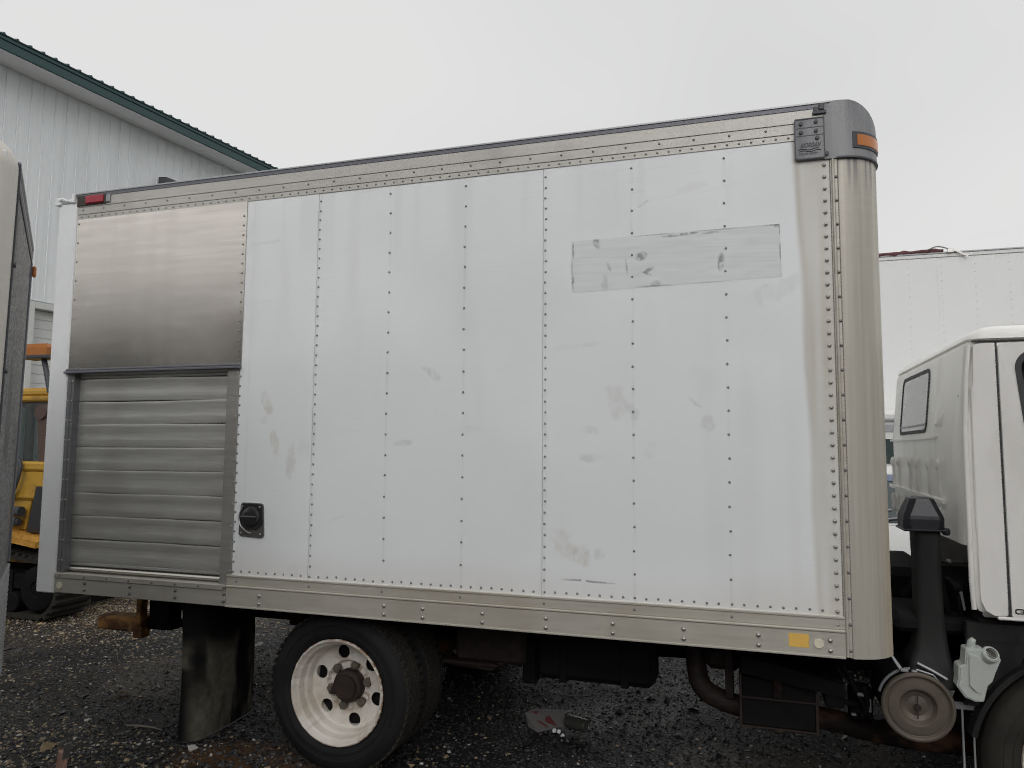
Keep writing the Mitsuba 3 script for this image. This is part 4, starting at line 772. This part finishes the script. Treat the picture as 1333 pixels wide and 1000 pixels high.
kput('cab_frame', cat([cb(-4.50, -4.42, 2.42, 2.50, 1.2, 2.12, .01), cb(-6.0, -5.92, 2.42, 2.50, 1.2, 2.12, .01), cb(-4.50, -4.42, 3.30, 3.38, 1.2, 2.12, .01), cb(-6.0, -5.92, 3.30, 3.38, 1.2, 2.12, .01), cb(-4.52, -4.40, 2.40, 3.40, 1.22, 1.30, .01), cb(-5.5, -5.44, 2.43, 2.49, 1.2, 2.12, .01)]), 'cap_dark')
kput('lift_arm', cat([hullp([(-4.50, 2.25, 1.45), (-4.40, 2.25, 1.45), (-4.50, 2.35, 1.45), (-4.40, 2.35, 1.45), (-4.56, 2.25, 1.98), (-4.44, 2.25, 1.98), (-4.56, 2.35, 1.98), (-4.44, 2.35, 1.98)]), tube([(-4.50, 2.23, 1.96), (-4.50, 2.39, 1.96)], .075, 18)]), 'brown_steel', 30, 'rusty brown lift arm')
kput('side_glass', cb(-5.43, -4.51, 2.455, 2.459, 1.30, 2.10, .001), 'window_glass')
kput('side_glass', cb(-5.43, -4.51, 3.34, 3.344, 1.30, 2.10, .001), 'window_glass')
kput('cab_roof', cat([cb(-6.05, -4.34, 2.36, 3.44, 2.13, 2.20, .02), cb(-6.0, -4.38, 2.34, 3.46, 2.075, 2.128, .015)]), 'loader_yellow', False, 'yellow cab roof')
kput('cab_roof__grille', cb(-5.9, -4.40, 2.5, 3.3, 2.201, 2.225, .01), 'orange_tread')
kput('beacon_post', tube([(-4.47, 2.30, 2.16), (-4.52, 2.30, 2.33), (-4.58, 2.30, 2.51)], .026, 10), 'cap_dark', True)
kput('beacon', cat([hullp([(-4.80+a, 2.21+b, 2.525) for a in (0, .355) for b in (0, .18)]+[(-4.80+a, 2.22+b, 2.60) for a in (0, .355) for b in (0, .16)]+[(-4.77+a, 2.24+b, 2.640) for a in (0, .29) for b in (0, .12)])]), 'beacon_amber', False, 'amber beacon bar on a black post')
kput('beacon__base', cb(-4.81, -4.44, 2.20, 2.40, 2.490, 2.524, .006), 'cap_dark')
kput('hoses', cat([tube(smoothpath([(-4.95, 2.3, 1.35), (-4.70, 2.16, 1.52), (-4.60, 2.14, 1.42), (-4.66, 2.14, 1.22), (-4.8, 2.2, 1.1)]), .022, 8), tube([(-5.3, 2.17, .97), (-4.62, 2.17, 1.0)], .035, 12), tube([(-5.3, 2.17, .88), (-4.60, 2.17, .90)], .030, 12), tube([(-4.66, 2.168, 1.0), (-4.58, 2.168, 1.0)], .046, 12), tube([(-4.70, 2.168, .89), (-4.62, 2.168, .90)], .042, 12)]), 'cap_dark', 30, 'black hydraulic hoses and fittings')

# ================================================================== RIGHT BACKGROUND: trailer, tarp, van, car
TR_ = 'box_trailer'
lab(TR_, 'long white riveted box trailer standing behind the cab on the right', 'trailer')
YT, ZTT = 7.9, 4.345
def tput(name, mesh, mat, smooth=False, label=None, **k): return put(f'{TR_}__{name}', mesh, mat, smooth, label, **k)
for i in range(10): tput('side_panel', cb(1.0+i*1.2, 1.0+i*1.2+1.2, YT+(.001 if i % 2 else 0), YT+.03, 1.2, ZTT-.072, .0015), 'far_white')
tput('top_rail', cat([cb(1.0, 13.0, YT-.008, YT+.05, ZTT-.07, ZTT-.022, .003), cb(1.0, 13.0, YT-.02, YT+.05, ZTT-.02, ZTT, .004)]), 'rail_grey', False, 'grey top rail')
tput('top_rail__face', cb(1.0, 13.0, YT-.0105, YT-.0082, ZTT-.066, ZTT-.024, .001), 'car_white')
tput('rivets', rivets([(1.05+i*.4, 1.3+j*.102) for i in range(30) for j in range(30)], .0065, .003, YT), 'rivet_pale', True, kind='stuff')
tput('bottom_rail', cb(1.0, 13.0, YT-.015, YT+.05, 1.05, 1.198, .004), 'rail_grey')
tput('body', cat([bx(1.0, 13.0, YT+.06, YT+2.5, 1.1, ZTT-.02)]), 'far_white')
for x in (9.6, 10.9):
    k = tput('wheel', rev([(.05, .05), (.2, .03), (.26, .02)], (x, YT+.05, .5), 'y', 32), 'rim_plain', 30)
    put(k+'__tyre', rev([(.26, .02), (.3, 0), (.46, .01), (.5, .06), (.5, .22), (.46, .27), (.26, .26)], (x, YT+.05, .5), 'y', 40), 'tyre_rubber', 40)
for x in (2.6,): tput('landing_leg', cat([cb(x, x+.12, YT+.3, YT+.42, .05, 1.1, .01), cb(x-.1, x+.22, YT+.22, YT+.5, .0, .06, .01)]), 'rail_grey')
rt = np.random.default_rng(11); tx = np.linspace(2.6, 4.68, 40)
put('rolled_tarp', tube(np.column_stack([tx, np.full(40, YT+.0), ZTT+.018+rt.normal(0, .006, 40)]), .024+.012*rt.random(40), 10), 'maroon_tarp', True, 'rolled maroon tarp lying on the top edge of the white trailer', 'tarp')
put('tarp_strap', cat([tube(smoothpath([(4.50, YT-.04, ZTT+.04), (4.60, YT-.03, ZTT+.075), (4.70, YT-.03, ZTT+.05), (4.76, YT-.035, ZTT+.01), (4.80, YT-.03, ZTT-.01)]), .010, 6), cb(4.72, 4.80, YT-.05, YT-.03, ZTT-.02, ZTT+.03, .004), hullp([(4.80, YT-.05, ZTT+.0), (4.84, YT-.05, ZTT+.01), (4.98, YT-.05, ZTT-.09), (4.96, YT-.05, ZTT-.09), (4.80, YT-.03, ZTT+.0), (4.98, YT-.03, ZTT-.09)])]), 'steel_bright', False, 'small metal clip and strap at the end of the maroon tarp', 'strap')

V_ = 'white_van'
lab(V_, 'white van with dark side windows parked in the gap behind the cab', 'van')
def vput(name, mesh, mat, smooth=False, label=None, **k): return put(f'{V_}__{name}', mesh, mat, smooth, label, **k)
vput('body', hullp([(x, y, z) for x, z in ((3.02, .5), (3.0, 1.3), (3.08, 1.95), (3.2, 2.06), (6.6, 2.06), (7.3, 1.35), (8.1, 1.1), (8.2, .5)) for y in (6.12, 7.72)]+[(x, y, 2.12) for x in (3.3, 6.4) for y in (6.3, 7.5)]+[(x, y, .42) for x in (3.1, 8.1) for y in (6.2, 7.6)]), 'car_white', False, 'white van body')
vput('roof_gutter', cb(3.1, 6.6, 6.085, 6.125, 1.985, 2.015, .005), 'rail_grey')
for i in range(4): vput('window', cb(3.15+i*.95, 4.03+i*.95, 6.105, 6.118, 1.50, 1.78, .003), 'dark_glass')
vput('window_band', cb(3.1, 6.9, 6.1085, 6.1185, 1.86, 1.945, .003), 'rail_grey')
for x in (3.8, 7.3):
    k = vput('wheel', cyl((x, 6.16, .34), .2, .2, 'y', 24), 'rim_plain', 30); put(k+'__tyre', rev([(.2, 0), (.3, -.01), (.34, .03), (.34, .18), (.3, .21), (.2, .2)], (x, 6.15, .34), 'y', 32), 'tyre_rubber', 40)
C_ = 'white_car'
lab(C_, 'white car with a slanted windscreen facing the gap between box and cab', 'car')
def cput(name, mesh, mat, smooth=False, label=None, **k): return put(f'{C_}__{name}', mesh, mat, smooth, label, **k)
x0, x1 = 2.30, 4.05
cput('body', cat([hullp([(x, y, z) for x, i in ((x0, 0), (x1, 0)) for y, z in ((2.72, .35), (2.66, .60), (2.74, .80), (5.95, .85), (6.0, .55), (5.9, .32))]), hullp([(x, y, z) for x in (x0+.04, x1-.04) for y, z in ((2.76, .802), (2.86, .86), (3.72, 1.00), (5.8, 1.0), (5.94, .852))])]), 'groove_dark')
cput('hood', cat([hullp([(x, y, z) for x in (x0+.05, x1-.05) for y, z in ((2.78, .862), (2.86, .875), (3.70, 1.012), (3.70, 1.0), (2.8, .85))]), hullp([(x, y, z) for x in (2.75, 2.80) for y, z in ((2.9, .885), (3.65, 1.022), (3.65, 1.0), (2.9, .87))]), hullp([(x, y, z) for x in (3.55, 3.60) for y, z in ((2.9, .885), (3.65, 1.022), (3.65, 1.0), (2.9, .87))])]), 'car_white', False, 'white bonnet with pressed ridges')
cput('front_bumper', hullp([(x, y, z) for x in (x0+.03, x1-.03) for y, z in ((2.60, .38), (2.58, .58), (2.66, .60), (2.70, .36))]), 'cap_dark')
cput('cabin', hullp([(x, y, z) for x in (x0+.10, x1-.10) for y, z in ((3.86, 1.0), (5.85, 1.0))]+[(x, y, z) for x in (x0+.24, x1-.24) for y, z in ((4.52, 1.44), (5.5, 1.42), (4.9, 1.49))]), 'car_white', False, 'white car roof and pillars')
def shield(a, b, i, d):
    p0 = np.array([0, 3.86, 1.0]); p1 = np.array([0, 4.52, 1.44]); n_ = np.cross([1, 0, 0], p1-p0); n_ /= np.linalg.norm(n_); n_ = n_ if n_[2] > 0 else -n_
    q = []
    for t in (a, b):
        c = p0+(p1-p0)*t; w = .10+.14*t+i
        for e in (d, d+.006): q += [(x0+w, *(c+n_*e)[1:]), (x1-w, *(c+n_*e)[1:])]
    return hullp(q)
cput('windscreen', shield(.04, .93, .06, .002), 'dark_glass', False, 'dark slanted windscreen')
cput('windscreen__band', shield(.80, .93, .07, .0085), 'blue_band')
cput('windscreen__wiper', cat([tube([(2.6, 3.88, 1.035), (3.3, 4.02, 1.125)], .010, 6), tube([(3.15, 3.88, 1.035), (3.8, 4.02, 1.125)], .010, 6)]), 'rail_grey', True)
for x in (x0, x1-.2):
    for y in (3.4, 5.3):
        k = cput('wheel', cyl((x, y, .31), .18, .2, 'x', 24), 'rail_grey', 30); put(k+'__tyre', rev([(.18, 0), (.28, -.01), (.31, .03), (.31, .17), (.28, .21), (.18, .2)], (x, y, .31), 'x', 32), 'tyre_rubber', 40)

# ================================================================== litter
def tilt(m, deg, axis, about): m = m.copy(); m.apply_transform(trimesh.transformations.rotation_matrix(math.radians(deg), axis, about)); return m
put('crushed_box', tilt(hullp([(.84, 1.04, .01), (1.06, 1.08, .01), (.90, 1.12, .01), (.82, 1.06, .08), (1.05, 1.16, .075), (.90, .98, .0), (.87, 1.16, .075)]), 12, (0, 0, 1), (.93, 1.07, 0)), 'card_white', False, 'crushed white and red paper box lying under the truck', 'box')
put('crushed_box_scrap', cat([tilt(cb(1.0+.025*i, 1.02+.025*i, 1.0, 1.02, .0+.012*(i % 2), .02+.01*i, .003), 20*i, (0, 1, 0), (1.0, 1.0, .01)) for i in range(3)]), 'siding_white', False, 'torn white paper scraps on the gravel between box and can', 'paper scrap')
cn = rev([(1e-5, 0), (.028, .002), (.034, .008), (.034, .012), (.038, .02), (.038, .13), (.033, .142), (.030, .142), (.027, .136), (1e-5, .134)], (0, 0, 0), 'x', 24)
cn.apply_transform(trimesh.transformations.rotation_matrix(math.radians(-20), (0, 0, 1))); cn.apply_translation((1.06, 1.09, .045))
put('drinks_can', cn, 'can_green', 30, 'dull green metal can lying on its side under the truck', 'can')
sx, sy_ = -1.165, -.335
put('wooden_stake__post', tilt(cb(sx-.020, sx+.020, sy_-.016, sy_+.016, -.12, .125, .003), 6, (0, 1, 0), (sx, sy_, 0)), 'stake_wood')
put('wooden_stake__clip', tilt(cat([cb(sx-.023, sx-.017, sy_-.02, sy_+.02, .09, .165, .001), cb(sx+.017, sx+.023, sy_-.02, sy_+.02, .09, .165, .001)]), 6, (0, 1, 0), (sx, sy_, 0)), 'steel_bright')
lab('wooden_stake', 'short reddish wooden stake with a metal clip at the bottom left', 'stake')
put('twig', tube([(-1.33, .24, .03), (-1.25, .25, .034), (-1.17, .27, .028), (-1.10, .27, .02)], [.004, .006, .005, .003], 6), 'twig_pale', True, 'thin pale twig lying on the dark gravel at the lower left', 'twig')
put('yellow_leaf', hullp([(-1.86, .66, .03), (-1.80, .68, .035), (-1.74, .70, .03), (-1.80, .66, .042), (-1.79, .72, .02)]), 'yellow_tape', False, 'small yellow leaf scrap on the dark gravel at the left', 'leaf')

# ================================================================== dark trees across the yard (behind the photographer, seen in the bare metal)
rl = np.random.default_rng(21); LV = []; TRK = []
for i in range(17):
    cx = -42+i*4.2+rl.normal(0, .8); cy = -19-rl.random()*4; hgt = 7.0+rl.random()*1.2
    TRK.append(tube([(cx, cy, -.1), (cx+.1, cy, hgt*.8)], [.22, .06], 8))
    n = 1500; d = rl.normal(size=(n, 3)); d /= np.linalg.norm(d, axis=1, keepdims=True); r = rl.random(n)**.4
    p = d*r[:, None]*np.array([2.6, 2.2, hgt*.48])+np.array([cx, cy, hgt*.52]); p = p[p[:, 2] > .1]
    LV.append(p)
p = np.vstack(LV); n = len(p); e1 = rl.normal(size=(n, 3)); e2 = rl.normal(size=(n, 3)); e1 *= .30/np.linalg.norm(e1, axis=1, keepdims=True); e2 *= .30/np.linalg.norm(e2, axis=1, keepdims=True)
v = np.stack([p-e1, p+e2, p+e1, p-e2], 1).reshape(-1, 3); q = np.arange(n)[:, None]*4
put('treeline', trimesh.Trimesh(v, np.concatenate([q+[0, 1, 2], q+[0, 2, 3]]), process=False), 'leaf_dark', kind='stuff', label='dense dark evergreen trees along the far side of the yard', category='trees')
put('treeline_trunks', cat(TRK), 'bark', kind='stuff', label='trunks of the dark trees along the far side of the yard', category='tree trunks')
